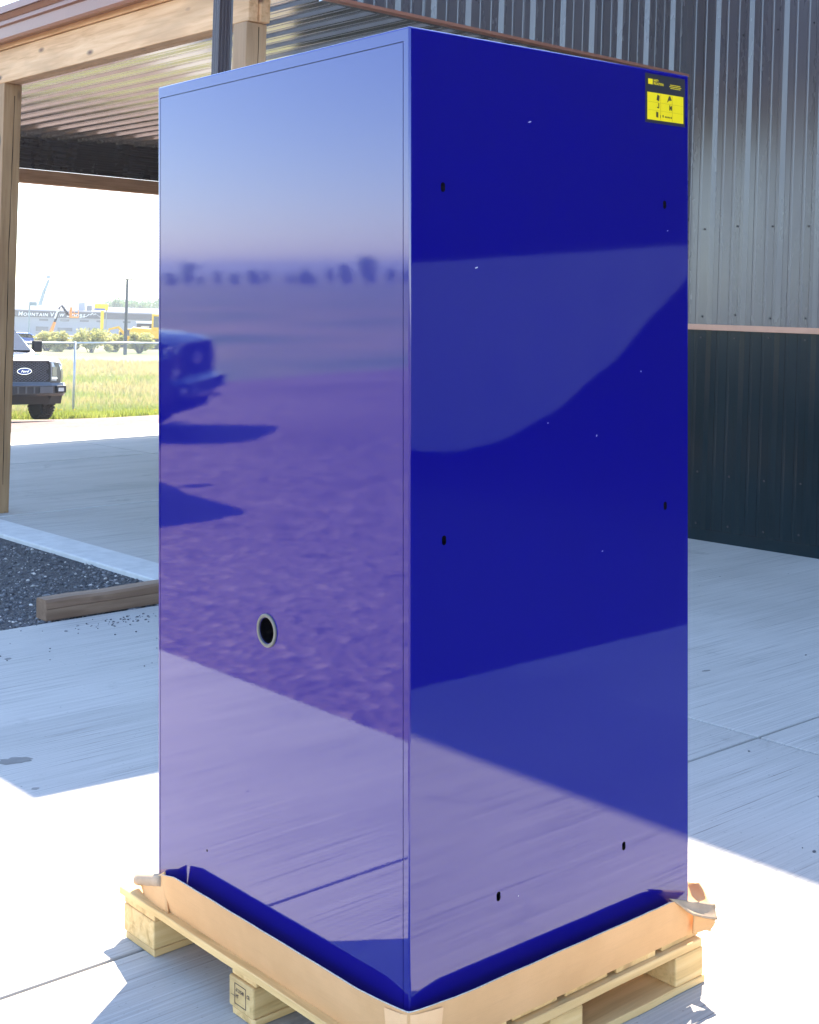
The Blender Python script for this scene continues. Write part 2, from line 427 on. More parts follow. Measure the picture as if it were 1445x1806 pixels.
# ------------------------------------------------------------------ corrugated sheets
def profile(w, period=.3048, off=0.0, h=.030, minor=True):
    pts = [(0, 0)]
    k = math.floor(-off / period) - 1
    while True:
        c = off + k * period
        if c > w + period: break
        seq = [(-.038, 0), (-.014, h), (.014, h), (.038, 0)] if period > .1 else [(-.02, 0), (-.01, h), (.01, h), (.02, 0)]
        if minor: seq += [(.085, 0), (.092, .0035), (.106, .0035), (.113, 0), (.186, 0), (.193, .0035), (.207, .0035), (.214, 0)]
        for dx, dh in seq:
            x = c + dx
            if 0 < x < w: pts.append((x, dh))
        k += 1
    pts.append((w, 0)); return pts
def ribsheet(name, org, wd, ld, nd, w, L, mat, parent, off=.1524, h=.03, minor=True, period=.3048, lfun=None):
    org, wd, ld, nd = Vector(org), Vector(wd), Vector(ld), Vector(nd); mb = MB(); P = profile(w, period, off, h, minor)
    vs = []
    for x, hh in P:
        b = org + wd * x + nd * hh; l = lfun(b) if lfun else L
        vs += [b, b + ld * l]
    th = -nd * .0012
    vs += [v + th for v in vs]; n2 = len(P) * 2
    fs = [(2 * i, 2 * i + 2, 2 * i + 3, 2 * i + 1) for i in range(len(P) - 1)]
    fs += [(n2 + 2 * i + 1, n2 + 2 * i + 3, n2 + 2 * i + 2, n2 + 2 * i) for i in range(len(P) - 1)]
    mb.add(vs, fs)
    me = bpy.data.meshes.new(name); me.from_pydata(mb.v, [], mb.f); me.materials.append(mat); me.update()
    return obj(name, me, parent)

NW, UC = 8.43, 6.70        # wall plane and the inner corner
bld = empty('metal_building', G, label='tall charcoal ribbed metal building with black wainscot and copper band behind blue cabinet', cat='building')
SW = .9144; EAVE = 7.2; BAND = 1.695
BAY0, BAY1, BAYZ = UC - 15 * SW, UC - 9 * SW, 5.0      # open bay, seen mirrored in the cabinet
u = UC; k = 0
while k < 18:
    inbay = 9 <= k < 15
    zl = BAYZ if inbay else BAND + .02
    ribsheet('wall_panel', (NW, u, zl), (0, -1, 0), (0, 0, 1), (-1, 0, 0), SW - .001, EAVE - zl, MT['panel'], bld, off=.26)
    z0 = gnd_nu(NW, u) - .03
    if not inbay: ribsheet('wainscot_panel', (NW, u, z0), (0, -1, 0), (0, 0, 1), (-1, 0, 0), SW - .001, BAND - .02 - z0, MT['wains'], bld, off=.26)
    u -= SW; k += 1
UE = u
MB().box(NW - .046, NW + .01, UE, BAY0, BAND - .022, BAND + .022).build('band_trim', MT['copper'], bld, bevel=.003)
MB().box(NW - .046, NW + .01, BAY1, UC, BAND - .022, BAND + .022).build('band_trim', MT['copper'], bld, bevel=.003)
z0, z1 = gnd_nu(NW, UC), gnd_nu(NW, BAY1)
MB().hexa([(NW - .036, UC, z0 - .02), (NW, UC, z0 - .02), (NW, BAY1, z1 - .02), (NW - .036, BAY1, z1 - .02),
           (NW - .036, UC, z0 + .085), (NW, UC, z0 + .085), (NW, BAY1, z1 + .085), (NW - .036, BAY1, z1 + .085)]).build('base_trim', MT['wains'], bld)
NB_ = NW + 12
for a in ((NW + .02, NW + .2, BAY1, UC - .02, -.1, EAVE), (NW + .02, NW + .2, UE, BAY0, -.1, EAVE), (NW + .02, NW + .2, BAY0, BAY1, BAYZ, EAVE),
          (NB_, NB_ + .2, UE, UC - .02, -.1, EAVE), (NW + .2, NB_, UC - .22, UC - .02, -.1, EAVE), (NW + .2, NB_, UE, UE + .2, -.1, EAVE)):
    MB().box(*a).build('wall_core', MT['wains'], bld)
MB().box(NW - .05, NW + .22, BAY0 - .06, BAY0, .1, BAYZ + .06).build('door_jamb', MT['panel'], bld)
MB().box(NW - .05, NW + .22, BAY1, BAY1 + .06, .1, BAYZ + .06).build('door_jamb', MT['panel'], bld)
MB().box(NW - .05, NW + .22, BAY0, BAY1, BAYZ, BAYZ + .06).build('door_head', MT['panel'], bld)
MB().hexa([(NW - .45, UE - .4, EAVE), (NW + 12.6, UE - .4, EAVE), (NW + 12.6, UC + .4, EAVE), (NW - .45, UC + .4, EAVE),
           (NW - .45, UE - .4, EAVE + .2), (NW + 12.6, UE - .4, EAVE + .9), (NW + 12.6, UC + .4, EAVE + .9), (NW - .45, UC + .4, EAVE + .2)]).build('roof', MT['panel'], bld)
MB().box(NW - .032, NW + .02, UC - .05, UC, BAND, EAVE).build('corner_trim', MT['panel'], bld)
# pale sheet added in the open bay, shaped as the bright mirrored patch
MT['added_sheet'] = simple('pale_added_sheet', (.22, .225, .27), .55)
tp_ = MB(); rr = []; gz = gnd_nu(NW, -3.8)
for k in range(33):
    f = max(0, (k - 8) / 24); uu = -6.6 + 4.4 * k / 32; zb0 = gz + .42 + 1.75 * f ** 2.0; w = .03 * math.sin(k * 1.3)
    rr.append([(NW + .30 + w, uu, zb0), (NW + .30 + w * .6, uu, (zb0 + gz + 2.25) / 2), (NW + .30, uu, gz + 2.25), (NW + .304, uu, gz + 2.25), (NW + .304 + w * .6, uu, (zb0 + gz + 2.25) / 2), (NW + .304 + w, uu, zb0)])
tp_.loft(rr); tpo = tp_.build('hung_sheet', MT['added_sheet'])
tpr = empty('added_bay_sheet', G, label='added pale grey sheet in the open bay, shaped for the bright patch mirrored in the cabinet', cat='added_sheet'); tpo.parent = tpr
MB().tube([(NW + .31, -6.9, gz + 2.27), (NW + .31, -1.6, gz + 2.27)], .02, 8).build('added_rail', MT['screw'], tpr)
# screws
sm = MB()
def screw(n, u, z, ax):
    r = .0075
    if ax == 'n': sm.tube([(n, u, z), (n - .006, u, z)], r, 6)
    elif ax == 'u': sm.tube([(n, u, z), (n, u - .006, z)], r, 6)
    else: sm.tube([(n, u, z), (n, u, z - .006)], r, 6)
kk = 0
u = UC - .26
while u > -1.4:
    for z in (BAND + .09, BAND - .07, 2.45, 3.9, .55 + gnd_nu(NW, u) * .5, gnd_nu(NW, u) + .13):
        screw(NW - .001, u + .055 + rnd.uniform(-.006, .006), z + rnd.uniform(-.012, .012), 'n')
    u -= .3048
tag(sm.build('screws', MT['screw'], bld), kind='stuff')

# ------------------------------------------------------------------ canopy
can = empty('timber_canopy', G, label='open canopy on squared timber posts with ribbed metal ceiling joined to metal building', cat='canopy')
ZB = 3.60
N0, N1, UE2 = 4.83, 13.0, 18.3
def roofz(n): return 4.10 + .22 * (n - 4.6)
MB().box(N0, N0 + .075, 7.44, UE2, ZB, ZB + .28).build('beam', MT['cedar'], can, bevel=.006)
MB().box(N0 + .081, N0 + .156, 7.42, UE2, ZB + .002, ZB + .278).build('beam', MT['cedar'], can, bevel=.006)
MB().box(N0 - .012, N0 + .13, 7.26, UE2, ZB + .286, ZB + .42).build('top_plate', MT['cedar'], can, bevel=.005)
for up in (7.54, 11.27, 14.9, 18.22):
    zb = gnd_nu(N0 + .08, up)
    mt = MT['post2'] if up < 8 else MT['post']
    po = MB().box(-.08, .08, -.08, .08, -.05, ZB - zb).build('post', mt, can, bevel=.006, mat=Matrix.Translation((N0 + .08, up, zb)))
    cr = MB()                      # drying checks down the faces
    for (dx, dy, z0, z1) in ((.018, -.0805, .25, ZB - zb - .01), (-.0805, .012, .2, 2.6)):
        pts = []; z = z0; off = 0
        while z < z1:
            pts.append((dx + (off if abs(dy) > .05 else 0), dy + (off if abs(dx) > .05 else 0), z)); off += rnd.uniform(-.004, .004); off *= .9; z += .12
        cr.tube(pts, [.0018 + .0016 * math.sin(i * .6) ** 2 for i in range(len(pts))], 4)
    cr.build('drying_crack', MT['black'], po)
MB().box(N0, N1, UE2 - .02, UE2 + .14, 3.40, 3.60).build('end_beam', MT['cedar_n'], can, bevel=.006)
# gutter and fascia
g = [(4.82, 3.93), (4.72, 3.91), (4.705, 3.93), (4.70, 4.02), (4.675, 4.03), (4.675, 4.06), (4.70, 4.075), (4.66, 4.12), (4.655, 4.155), (4.69, 4.16), (4.82, 4.15)]
MB().loft([[(n, uu, z) for n, z in g] for uu in (6.55, 18.65)]).build('gutter', MT['gutter'], can)
ds = MB()
prof = []
for i in range(8):
    prof += [(-.05 + i * .0125, -.038 + (.006 if i % 2 else 0)), (-.05 + i * .0125 + .009, -.038 + (.006 if i % 2 else 0))]
prof = prof[:-1] + [(.05, -.038)]
side = []
for i in range(6):
    side += [(.05 - (.006 if i % 2 else 0), -.036 + i * .0125), (.05 - (.006 if i % 2 else 0), -.036 + i * .0125 + .009)]
left = [(-.05 + (.006 if i % 2 else 0), .038 - i * .0125) for i in range(6)]
full = prof + side + [(.05, .04), (-.05, .04)] + left
DN, DU = 4.63, 7.43
ds.loft([[(DN + a * 1.0, DU + b, z) for a, b in full] for z in (gnd_nu(DN, DU) + .1, 3.96)])
ds.build('downspout', MT['downspout'], can)
# ceiling sheets
n = N0 + .16
while n < N1:
    w = min(SW, N1 - n)
    ribsheet('ceiling_sheet', (n, 6.74, 3.955 + .03 * (n - 5)), (1, 0, .03), (0, 1, 0), (0, 0, -1), w - .001, UE2 - 6.76, MT['ceil'], can, off=.13, h=.022)
    n += SW
sm = MB()
for ui in range(12):
    uu = 7.6 + ui * .9
    n = N0 + .16 + .13
    while n < 12:
        screw(n + .06, uu, 3.955 + .03 * (n - 5) - .0, 'z'); n += .3048
tag(sm.build('ceiling_screws', MT['screw'], can), kind='stuff')
uu = UE2
while uu > UC + .1:
    w = min(SW, uu - UC)
    zz0 = gnd_nu(N1, uu) - .05
    ribsheet('unseen_rear_panel', (N1, uu, zz0), (0, -1, 0), (0, 0, 1), (-1, 0, 0), w - .001, 4.4 - zz0, MT['wains'], can, off=.26)  # unseen rear wall, added to darken the canopy ceiling and its reflections
    uu -= SW
# end gable infill with horizontal ribs
ribsheet('gable_sheet', (N0, UE2 - .03, 3.60), (0, 0, 1), (1, 0, 0), (0, -1, 0), .62, N1 - N0, MT['panel'], can, off=.02, h=.022, minor=False, period=.07)
# gable wall over the near opening
HB = 3.652
n = NW
while n > 4.75:
    w = min(SW, n - 4.70)
    ribsheet('gable_panel', (n, UC, HB), (-1, 0, 0), (0, 0, 1), (0, -1, 0), w - .001, 1, MT['panel'], can, off=.2, lfun=lambda b: max(.05, roofz(b.x) - HB - .03))
    n -= SW
MB().box(4.70, NW, UC - .036, UC + .03, HB - .020, HB).build('gable_trim', MT['gutter'], can)
MB().box(4.9, NW, UC + .032, UC + .07, HB - .02, 4.0).build('gable_backing', MT['ceil'], can)
# roof
MB().hexa([(4.62, 6.55, roofz(4.62)), (N1 + .4, 6.55, roofz(N1 + .4)), (N1 + .4, 18.65, roofz(N1 + .4)), (4.62, 18.65, roofz(4.62)),
           (4.62, 6.55, roofz(4.62) + .06), (N1 + .4, 6.55, roofz(N1 + .4) + .06), (N1 + .4, 18.65, roofz(N1 + .4) + .06), (4.62, 18.65, roofz(4.62) + .06)]).build('roof', MT['gutter'], can)

# ------------------------------------------------------------------ cabinet on its pallet
D = 2.915
CN, CU = sN * D, cN * D                      # near corner in grid coordinates
ZP, ZC = .138, .142                          # pallet top, cabinet bottom
WA, WB, HT = 1.064, .958, 2.363 - .142
LOC = A @ Matrix.Translation((CN, CU, 0))    # local x = n (right face), y = u (left face)

def boolean(o, cutter):
    md = o.modifiers.new('b', 'BOOLEAN'); md.operation = 'DIFFERENCE'; md.solver = 'EXACT'; md.object = cutter
    try: md.material_mode = 'TRANSFER'
    except Exception: pass
    dg = bpy.context.evaluated_depsgraph_get(); dg.update()
    me = bpy.data.meshes.new_from_object(o.evaluated_get(dg)); o.modifiers.clear(); old = o.data; o.data = me
    bpy.data.objects.remove(cutter)
def tb_right(px, py):      # right face: distance along it and height above the concrete
    r = (px - PX0) / F; t = D * r / (cN - sN * r); d = D + sN * t
    return t, HC - (py - PY0) / F * d
def ta_left(px, py):
    r = -(px - PX0) / F; t = D * r / (sN - cN * r); d = D + cN * t
    return t, HC - (py - PY0) / F * d

cab = empty('blue_cabinet', LOC @ Matrix.Translation((0, 0, ZC)), label='tall glossy cobalt blue metal cabinet standing on a wooden pallet', cat='cabinet')
bm = bmesh.new()
bmesh.ops.create_cube(bm, size=1)
for v in bm.verts: v.co = Vector(((v.co.x + .5) * WB, (v.co.y + .5) * WA, (v.co.z + .5) * HT))
bmesh.ops.bevel(bm, geom=list(bm.edges), offset=.0045, segments=4, affect='EDGES', profile=.5)
slots = [(781, 330), (1172, 361), (783, 953), (1173, 892), (1100, 1492), (879, 1581)]
planes = set()
for (t_, z_), ax in [(tb_right(*q), 0) for q in slots] + [(ta_left(471, 1112), 1), (ta_left(365, 1500), 1)]:
    hw = .055 if abs(z_ - ta_left(471, 1112)[1]) < 1e-6 else .028
    for q in (-hw, hw): planes.add((ax, round(t_ + q, 5))); planes.add((2, round(z_ - ZC + q, 5)))
for ax, c_ in planes:
    no = [0, 0, 0]; no[ax] = 1; co_ = [0, 0, 0]; co_[ax] = c_
    bmesh.ops.bisect_plane(bm, geom=list(bm.verts) + list(bm.edges) + list(bm.faces), plane_co=co_, plane_no=no)
me = bpy.data.meshes.new('shell'); bm.to_mesh(me); bm.free(); me.materials.append(MT['blue']); me.materials.append(MT['black'])
for p_ in me.polygons: p_.use_smooth = True
shell = obj('shell', me, cab)
cut = MB()
slots = [(781, 330), (1172, 361), (783, 953), (1173, 892), (1100, 1492), (879, 1581)]
for px, py in slots:
    t, z = tb_right(px, py); z -= ZC
    ring = []
    w, h = .0066, .0108
    for k in range(16):
        a = 2 * math.pi * k / 16
        ring.append((t + w * math.cos(a), -.02, z + w * math.sin(a) + (h - w) * (1 if math.sin(a) > 0 else -1)))
    cut.prism(ring, (0, .05, 0))
tg, zg = ta_left(471, 1112); zg -= ZC
cut.tube([(-.02, tg, zg), (.05, tg, zg)], .031, 32)
ts, zs = ta_left(365, 1500); zs -= ZC
cut.tube([(-.02, ts, zs), (.012, ts, zs)], .0035, 10)
co = cut.build('cutter', MT['black'], cab)
bpy.context.view_layer.update()
boolean(shell, co)
# panel seam on the left face
cut = MB(); sw = .0022; y0, y1, z0, z1 = .020, WA - .012, .03, HT - .030
out = [(y0, z0), (y1, z0), (y1, z1), (y0, z1)]; inn = [(y0 + sw, z0 + sw), (y1 - sw, z0 + sw), (y1 - sw, z1 - sw), (y0 + sw, z1 - sw)]
vs = [(x, a, b) for x in (-.01, .006) for a, b in out + inn]; fs = []
for k in range(4):
    k2 = (k + 1) % 4
    fs += [(k, k2, 4 + k2, 4 + k), (8 + k, 12 + k, 12 + k2, 8 + k2), (k, 8 + k, 8 + k2, k2), (4 + k, 4 + k2, 12 + k2, 12 + k)]
cut.add(vs, fs); co = cut.build('cutter', MT['blue'], cab); bpy.context.view_layer.update(); boolean(shell, co)
for v in shell.data.vertices:
    for ax, hi in ((0, WB), (1, WA), (2, HT)):
        if abs(v.co[ax]) < 2e-4: v.co[ax] = 0.0
        elif abs(v.co[ax] - hi) < 2e-4: v.co[ax] = hi
for p_ in shell.data.polygons: p_.use_smooth = False
# smooth only the rounded edges: mark by normal direction
for p_ in shell.data.polygons:
    if max(abs(c) for c in p_.normal) < .9995: p_.use_smooth = True
gr = MB(); rings = []
for (r0, x) in ((.0325, .0005), (.0325, -.003), (.0335, -.0045), (.0395, -.0045), (.041, -.003), (.041, .0005)):
    rings.append([(x, tg + r0 * math.cos(2 * math.pi * k / 40), zg + r0 * math.sin(2 * math.pi * k / 40)) for k in range(40)])
gr.loft(rings, cap=False); gr.build('cable_grommet', MT['steel_ring'], cab, smooth=False)

# safety sticker on the right face
def stick(name, pts, dy, mat, parent):
    vs = [(t, dy, z) for t, z in pts]
    return MB().prism(vs, (0, -.0004, 0)).build(name, mat, parent)
tl = tb_right(1137.5, 128); br = tb_right(1207.5, 228)
bl = tb_right(1137.5, 215); tr_ = tb_right(1207.5, 140)
t0, t1 = tl[0], br[0]; zt, zb_ = tl[1] - ZC, bl[1] - ZC
w, h = t1 - t0, zt - zb_
stk = stick('safety_sticker', [(t0, zb_), (t1, zb_), (t1, zt), (t0, zt)], -.0002, MT['sticker'], cab)
stk['label'] = 'black and yellow safety precautions sticker near the top corner'
def S(x, y): return (t0 + x * w, zt - y * h)   # sticker coordinates, 0..1 from the top left
Y0 = .378
stick('yellow_panel', [S(.05, .955 - .02), S(.955, .955 - .02), S(.955, Y0), S(.05, Y0)], -.0007, MT['yellow_ink'], stk)
stick('warning_symbol', [S(.07, .215), S(.18, .215), S(.18, .105), S(.07, .105)], -.0007, MT['yellow_ink'], stk)
def stext(txt, x, y, size, mat, dy=-.0012, bold=.0002, sx=1):
    me = text_mesh(txt, size, mat, 0, bold, sx=sx); p = S(x, y)
    o = obj('lettering', me, stk); o.matrix_local = Matrix.Translation((p[0], dy, p[1])) @ Matrix.Rotation(R(90), 4, 'X'); return o
stext('SAFETY', .20, .150, .0082, MT['yellow_ink'], sx=.72)
stext('PRECAUTIONS:', .20, .212, .0082, MT['yellow_ink'], sx=.72)
for i, (a, b) in enumerate(((.62, .88), (.60, .90), (.63, .88))):
    yy = .165 + i * .034; x = a
    while x < b:
        ww = rnd.uniform(.012, .03); stick('small_print', [S(x, yy + .010), S(min(b, x + ww), yy + .010), S(min(b, x + ww), yy - .004), S(x, yy - .004)], -.0007, MT['yellow_ink'], stk); x += ww + .008
MT['faint_ink'] = simple('faint_ink', (.55, .40, .0), .5)
for x in (.372, .665): stick('grid_line', [S(x, .93), S(x + .006, .93), S(x + .006, Y0 + .01), S(x, Y0 + .01)], -.0012, MT['faint_ink'], stk)
for y in (.57, .735): stick('grid_line', [S(.06, y + .005), S(.945, y + .005), S(.945, y), S(.06, y)], -.0014, MT['faint_ink'], stk)
def icon(polys):
    for pl in polys: stick('pictogram', [S(*q) for q in pl], -.0018, MT['dark_ink'], stk)
icon([[(.27, .52), (.33, .545), (.345, .43), (.29, .41)], [(.53, .545), (.56, .52), (.60, .45), (.58, .50), (.65, .49), (.61, .40), (.58, .41)],
      [(.28, .68), (.33, .69), (.335, .585), (.315, .58), (.315, .66), (.28, .66)], [(.59, .70), (.605, .70), (.62, .66), (.64, .70), (.655, .70), (.655, .60), (.64, .60), (.62, .63), (.605, .595), (.59, .59)],
      [(.26, .87), (.31, .88), (.31, .77), (.26, .76)], [(.36, .88), (.37, .88), (.37, .82), (.36, .82)]])
for i, x in enumerate((.42, .48, .515, .55, .59, .63)):
    hh = .05 if i == 0 else .03
    icon([[(x, .86), (x + .022, .863), (x + .022, .863 - hh), (x, .86 - hh)]])

# pallet
pal = empty('wooden_pallet', LOC, label='pale pine block pallet on the concrete under the blue cabinet', cat='pallet')
PA0, PA1, PB0, PB1 = -.030, 1.19, -.045, .985
def rough_board(name, x0, x1, y0, y1, z0, z1, mat, long):
    mb = MB(); rings = []; K = 9
    for k in range(K + 1):
        f = k / K; j = lambda s: rnd.uniform(-s, s)
        if long == 'y':
            y = y0 + (y1 - y0) * f + (j(.004) if k in (0, K) else 0)
            rings.append([(x0 + j(.0015), y, z0 + j(.0006)), (x1 + j(.0015), y, z0 + j(.0006)), (x1 + j(.0015), y, z1 + j(.0006)), (x0 + j(.0015), y, z1 + j(.0006))])
        else:
            x = x0 + (x1 - x0) * f + (j(.004) if k in (0, K) else 0)
            rings.append([(x, y0 + j(.0015), z0 + j(.0006)), (x, y1 + j(.0015), z0 + j(.0006)), (x, y1 + j(.0015), z1 + j(.0006)), (x, y0 + j(.0015), z1 + j(.0006))])
    mb.loft(rings); return mb.build(name, mat, pal, bevel=.002, seg=1)
bw = .1
for i in range(6):
    x0 = PB0 + i * (PB1 - PB0 - .15) / 5; e0 = rnd.uniform(0, .012); e1 = rnd.uniform(-.012, .0)
    rough_board('deck_board', x0, x0 + .15, -.012 + e0 * .5, PA1 + (e1 if i else .012), ZP - .020, ZP, MT['pine_u'], 'y')
for y0, bl_len in ((PA0 + .003, .12), (.540, .108), (PA1 - .17, .165)):
    rough_board('stringer_board', PB0 + .012, PB1 - .004, y0, y0 + bl_len, ZP - .042, ZP - .0205, MT['pine_n'], 'x')
    rough_board('bottom_board', PB0 + .01, PB1, y0 - .002, y0 + bl_len - .01, .001, .020, MT['pine_n'], 'x')
    for x0 in (PB0 + .006, .41, PB1 - .115):
        bx = MB().box(0, .112, 0, bl_len, 0, ZP - .042 - .0205).build('block', MT['pine_block'], pal, bevel=.004, seg=2)
        bx.location = (x0, y0 + rnd.uniform(-.006, .002), .0202)
        if abs(x0 - PB0) < .02 and abs(y0 - .540) < .01: stampblock = bx
# heat-treatment stamp on the middle block
MT['stamp'] = simple('stamp_ink', (.06, .035, .035), .8)
def bstamp(y0, y1, z0, z1): return [(-.0002, y0, z0), (-.0002, y1, z0), (-.0002, y1, z1), (-.0002, y0, z1)]
sp = MB()
for (a, b, c, d) in ((.032, .034, .014, .062), (.080, .082, .014, .062), (.032, .082, .062, .0638), (.032, .082, .0122, .014), (.082, .098, .030, .031)):
    sp.prism(bstamp(a, b, c, d), (-.0004, 0, 0))
st = sp.build('heat_treatment_stamp', MT['stamp'], stampblock)
for txt, y, z, s in (('-X 21540', .078, .044, .0125), ('CR', .028, .044, .0125), ('HT', .077, .029, .0125)):
    o = obj('lettering', text_mesh(txt, s, MT['stamp'], 0, .0003, sx=.78), st)
    o.matrix_local = Matrix.Translation((-.0008, y, z)) @ Matrix.Rotation(R(-90), 4, 'Z') @ Matrix.Rotation(R(90), 4, 'X')

# cardboard tray
tray = empty('cardboard_tray', LOC @ Matrix.Translation((0, 0, ZP)), label='torn shallow brown cardboard tray around the foot of the blue cabinet', cat='cardboard tray')
TH = .004
def wall(name, pts, mats=None):     # pts: list of (bottom, top, outward) along the wall
    mb = MB(); inn = []
    rings = []
    for b, t, o in pts:
        b, t, o = Vector(b), Vector(t), Vector(o)
        mid = (b + t) / 2 + o * .002
        rings.append([b, mid, t, t - o * TH, mid - o * TH, b - o * TH])
    mb.loft(rings)
    mb.m = [1 if (i % 6 == 2 and i < len(mb.m) - 2) else 0 for i in range(len(mb.m))]
    return mb.build(name, [mats or MT['card'], MT['card_edge']], tray)
# the tray's foot is the pallet top; heights are above it
def lw():      # left wall, along u, facing -n
    pts = []; K = 34
    for k in range(K + 1):
        f = k / K; y = -.018 + f * (.966 + .018)
        g0 = .016 + .006 * min(1, f / .14); g1 = .018 + .028 * min(1, f / .14) ** .8 + .0003 * math.sin(f * 40)
        z = .114 + .007 * min(1, f / .14) - .004 * f + rnd.uniform(-.0004, .0004)
        if k > K - 2: z -= .006 * (k - K + 2)
        pts.append(((-g0, y, 0), (-g1, y, z), (-1, 0, 0)))
    wall('side_wall', pts)
def rw():      # right wall, along n, facing -u
    pts = []; K = 34
    for k in range(K + 1):
        f = k / K; x = -.018 + f * (.945 + .018)
        g0 = .016 + .006 * min(1, f / .14); g1 = .018 + .027 * min(1, f / .14) ** .8 - .012 * max(0, (f - .85) / .15) + .0003 * math.sin(f * 37)
        z = .114 + .007 * min(1, f / .14) - .004 * f + rnd.uniform(-.0004, .0004)
        if x > .854: z = .114 - (x - .854) / .091 * .062 + rnd.uniform(-.002, .002)
        pts.append(((x, -g0, 0), (x, -g1, z), (0, -1, 0)))
    wall('side_wall', pts)
lw(); rw()
wall('side_wall', [((.99, .08 + .1 * k, 0), (1.0 + .004 * (k % 2), .08 + .1 * k, .085 + .006 * math.sin(k)), (1, 0, 0)) for k in range(11)])
wall('side_wall', [((.02 + .095 * k, 1.082, 0), (.02 + .095 * k, 1.092 + .003 * (k % 2), .035 + .01 * math.sin(k)), (0, 1, 0)) for k in range(11)])
MB().box(-.014, .985, -.014, 1.08, 0, .0039).build('tray_floor', MT['card_in'], tray)
# rounded near corner and its tape
ring = []
for k in range(7):
    a = R(180 + 90 * k / 6); ring.append(((-.0 + .0155 * math.cos(a), .0155 * math.sin(a)), (math.cos(a), math.sin(a))))
pts = []
for (x, y), (ox, oy) in ring:
    pts.append(((x, y, 0), (x + ox * .0035, y + oy * .0035, .1125), (ox, oy, 0)))
wall('corner_fold', pts)
tpv = [((-.0235, .042), (-.0365, .042)), ((-.0225, .02), (-.0315, .02)), ((-.0205, 0), (-.0265, 0)), ((-.0165, -.0115), (-.0200, -.0135)), ((-.0115, -.0165), (-.0135, -.0200)), ((0, -.0205), (0, -.0265)), ((.03, -.0228), (.03, -.0335)), ((.062, -.0242), (.062, -.0405))]
mb = MB(); mb.loft([[(a[0], a[1], .003), ((a[0] + b[0]) / 2 - .0015 * (1 if a[0] < 0 else 0), (a[1] + b[1]) / 2 - .0015 * (1 if a[1] < 0 else 0), .058), (b[0], b[1], .109)] for a, b in tpv], cap=False, closed=False)
ct = mb.build('corner_tape', MT['tape'], tray); sd = ct.modifiers.new('s', 'SOLIDIFY'); sd.thickness = .0008
# torn flaps
def flap(name, c4_, thick=.004, mat=None, bulge=.006, seed=1):
    P = [LOC.inverted() @ (A @ p) - Vector((0, 0, ZP)) for p in c4_]; K = 8; r_ = random.Random(seed); vs = []
    nrm = (P[1] - P[0]).cross(P[3] - P[0]).normalized()
    for i in range(K + 1):
        for j in range(K + 1):
            a, b = i / K, j / K
            p = P[0].lerp(P[1], a).lerp(P[3].lerp(P[2], a), b)
            p += nrm * (bulge * math.sin(a * 3.1) * math.sin(b * 2.4) + .0022 * mnoise.noise(p * 55 + Vector((seed, 0, 0))))
            if i == K: p += (P[1] - P[0]).normalized() * r_.uniform(-.004, .002)
            if j == K: p += (P[3] - P[0]).normalized() * r_.uniform(-.0025, .001)
            vs.append(p)
    fs = [(i * (K + 1) + j, (i + 1) * (K + 1) + j, (i + 1) * (K + 1) + j + 1, i * (K + 1) + j + 1) for i in range(K) for j in range(K)]
    o = MB().add(vs, fs).build(name, mat or MT['card'], tray, smooth=True)
    s_ = o.modifiers.new('solid', 'SOLIDIFY'); s_.thickness = thick; s_.offset = 0
    return o
flap('torn_flap', [pixg(1180, 1585, 3.43), pixg(1261, 1594, 3.53), pixg(1264, 1622, 3.50), pixg(1222, 1613, 3.455)], mat=MT['card_in'], seed=2)
flap('torn_flap', [pixg(1222, 1613, 3.475), pixg(1262, 1622, 3.505), pixg(1254, 1641, 3.505), pixg(1222, 1648, 3.485)], seed=3)
flap('torn_flap', [pixg(1206, 1604, 3.57), pixg(1206, 1553, 3.66), pixg(1233, 1557, 3.60), pixg(1255, 1595, 3.535)], bulge=.012, seed=4)
flap('torn_flap', [pixg(291, 1537, 3.632), pixg(249, 1561, 3.765), pixg(257, 1589, 3.735), pixg(297, 1613, 3.625)], bulge=.004, seed=5)
toL = lambda p: LOC.inverted() @ (A @ p) - Vector((0, 0, ZP))
ra, rb = toL(pixg(287, 1553, 3.655)), toL(pixg(243, 1550, 3.785)); rm_ = MB(); rr = []
for k in range(9):
    c_ = ra.lerp(rb, k / 8); e1 = Vector((0, 0, 1)); e2 = (rb - ra).cross(e1).normalized()
    rr.append([c_ + e1 * (.0175 * math.sin(a) * (1 + .12 * mnoise.noise((k * .9, a, 1)))) + e2 * (.013 * math.cos(a) * (1 + .15 * mnoise.noise((k * .7, a, 4)))) for a in [2 * math.pi * q / 14 for q in range(14)]])
rm_.loft(rr); rm_.build('rolled_flap', MT['card_in'], tray, smooth=True)

# ------------------------------------------------------------------ pickup truck
def carpaint(name, col):
    m, nt, p = newmat(name)
    p.inputs['Base Color'].default_value = c4(col); p.inputs['Metallic'].default_value = .35; p.inputs['Roughness'].default_value = .35
    p.inputs['Coat Weight'].default_value = 1.0; p.inputs['Coat Roughness'].default_value = .04
    v = coords(nt); n = noisen(nt, v, 6, 5); nt.links.new(maprange(nt, n, .4, .8, .3, .5), p.inputs['Roughness'])
    return m
MT['paint'] = carpaint('slate_paint', (.022, .027, .034))
MT['trim'] = simple('black_plastic', (.010, .0105, .012), .6, bmp=.1)
MT['rubber'] = simple('tyre_rubber', (.02, .019, .019), .85, var=.3, vs=20)
MT['glass'] = simple('dark_glass', (.012, .016, .02), .03, var=.02, ior=2.0)
MT['chrome'] = simple('chrome', (.75, .76, .78), .12, 1.0, var=.02)
MT['lamp'] = simple('lamp_lens', (.45, .48, .5), .12, .2, var=.1)
MT['badge_blue'] = simple('badge_blue', (.008, .04, .22), .25)
MT['red_lens'] = simple('red_lens', (.25, .01, .01), .2)

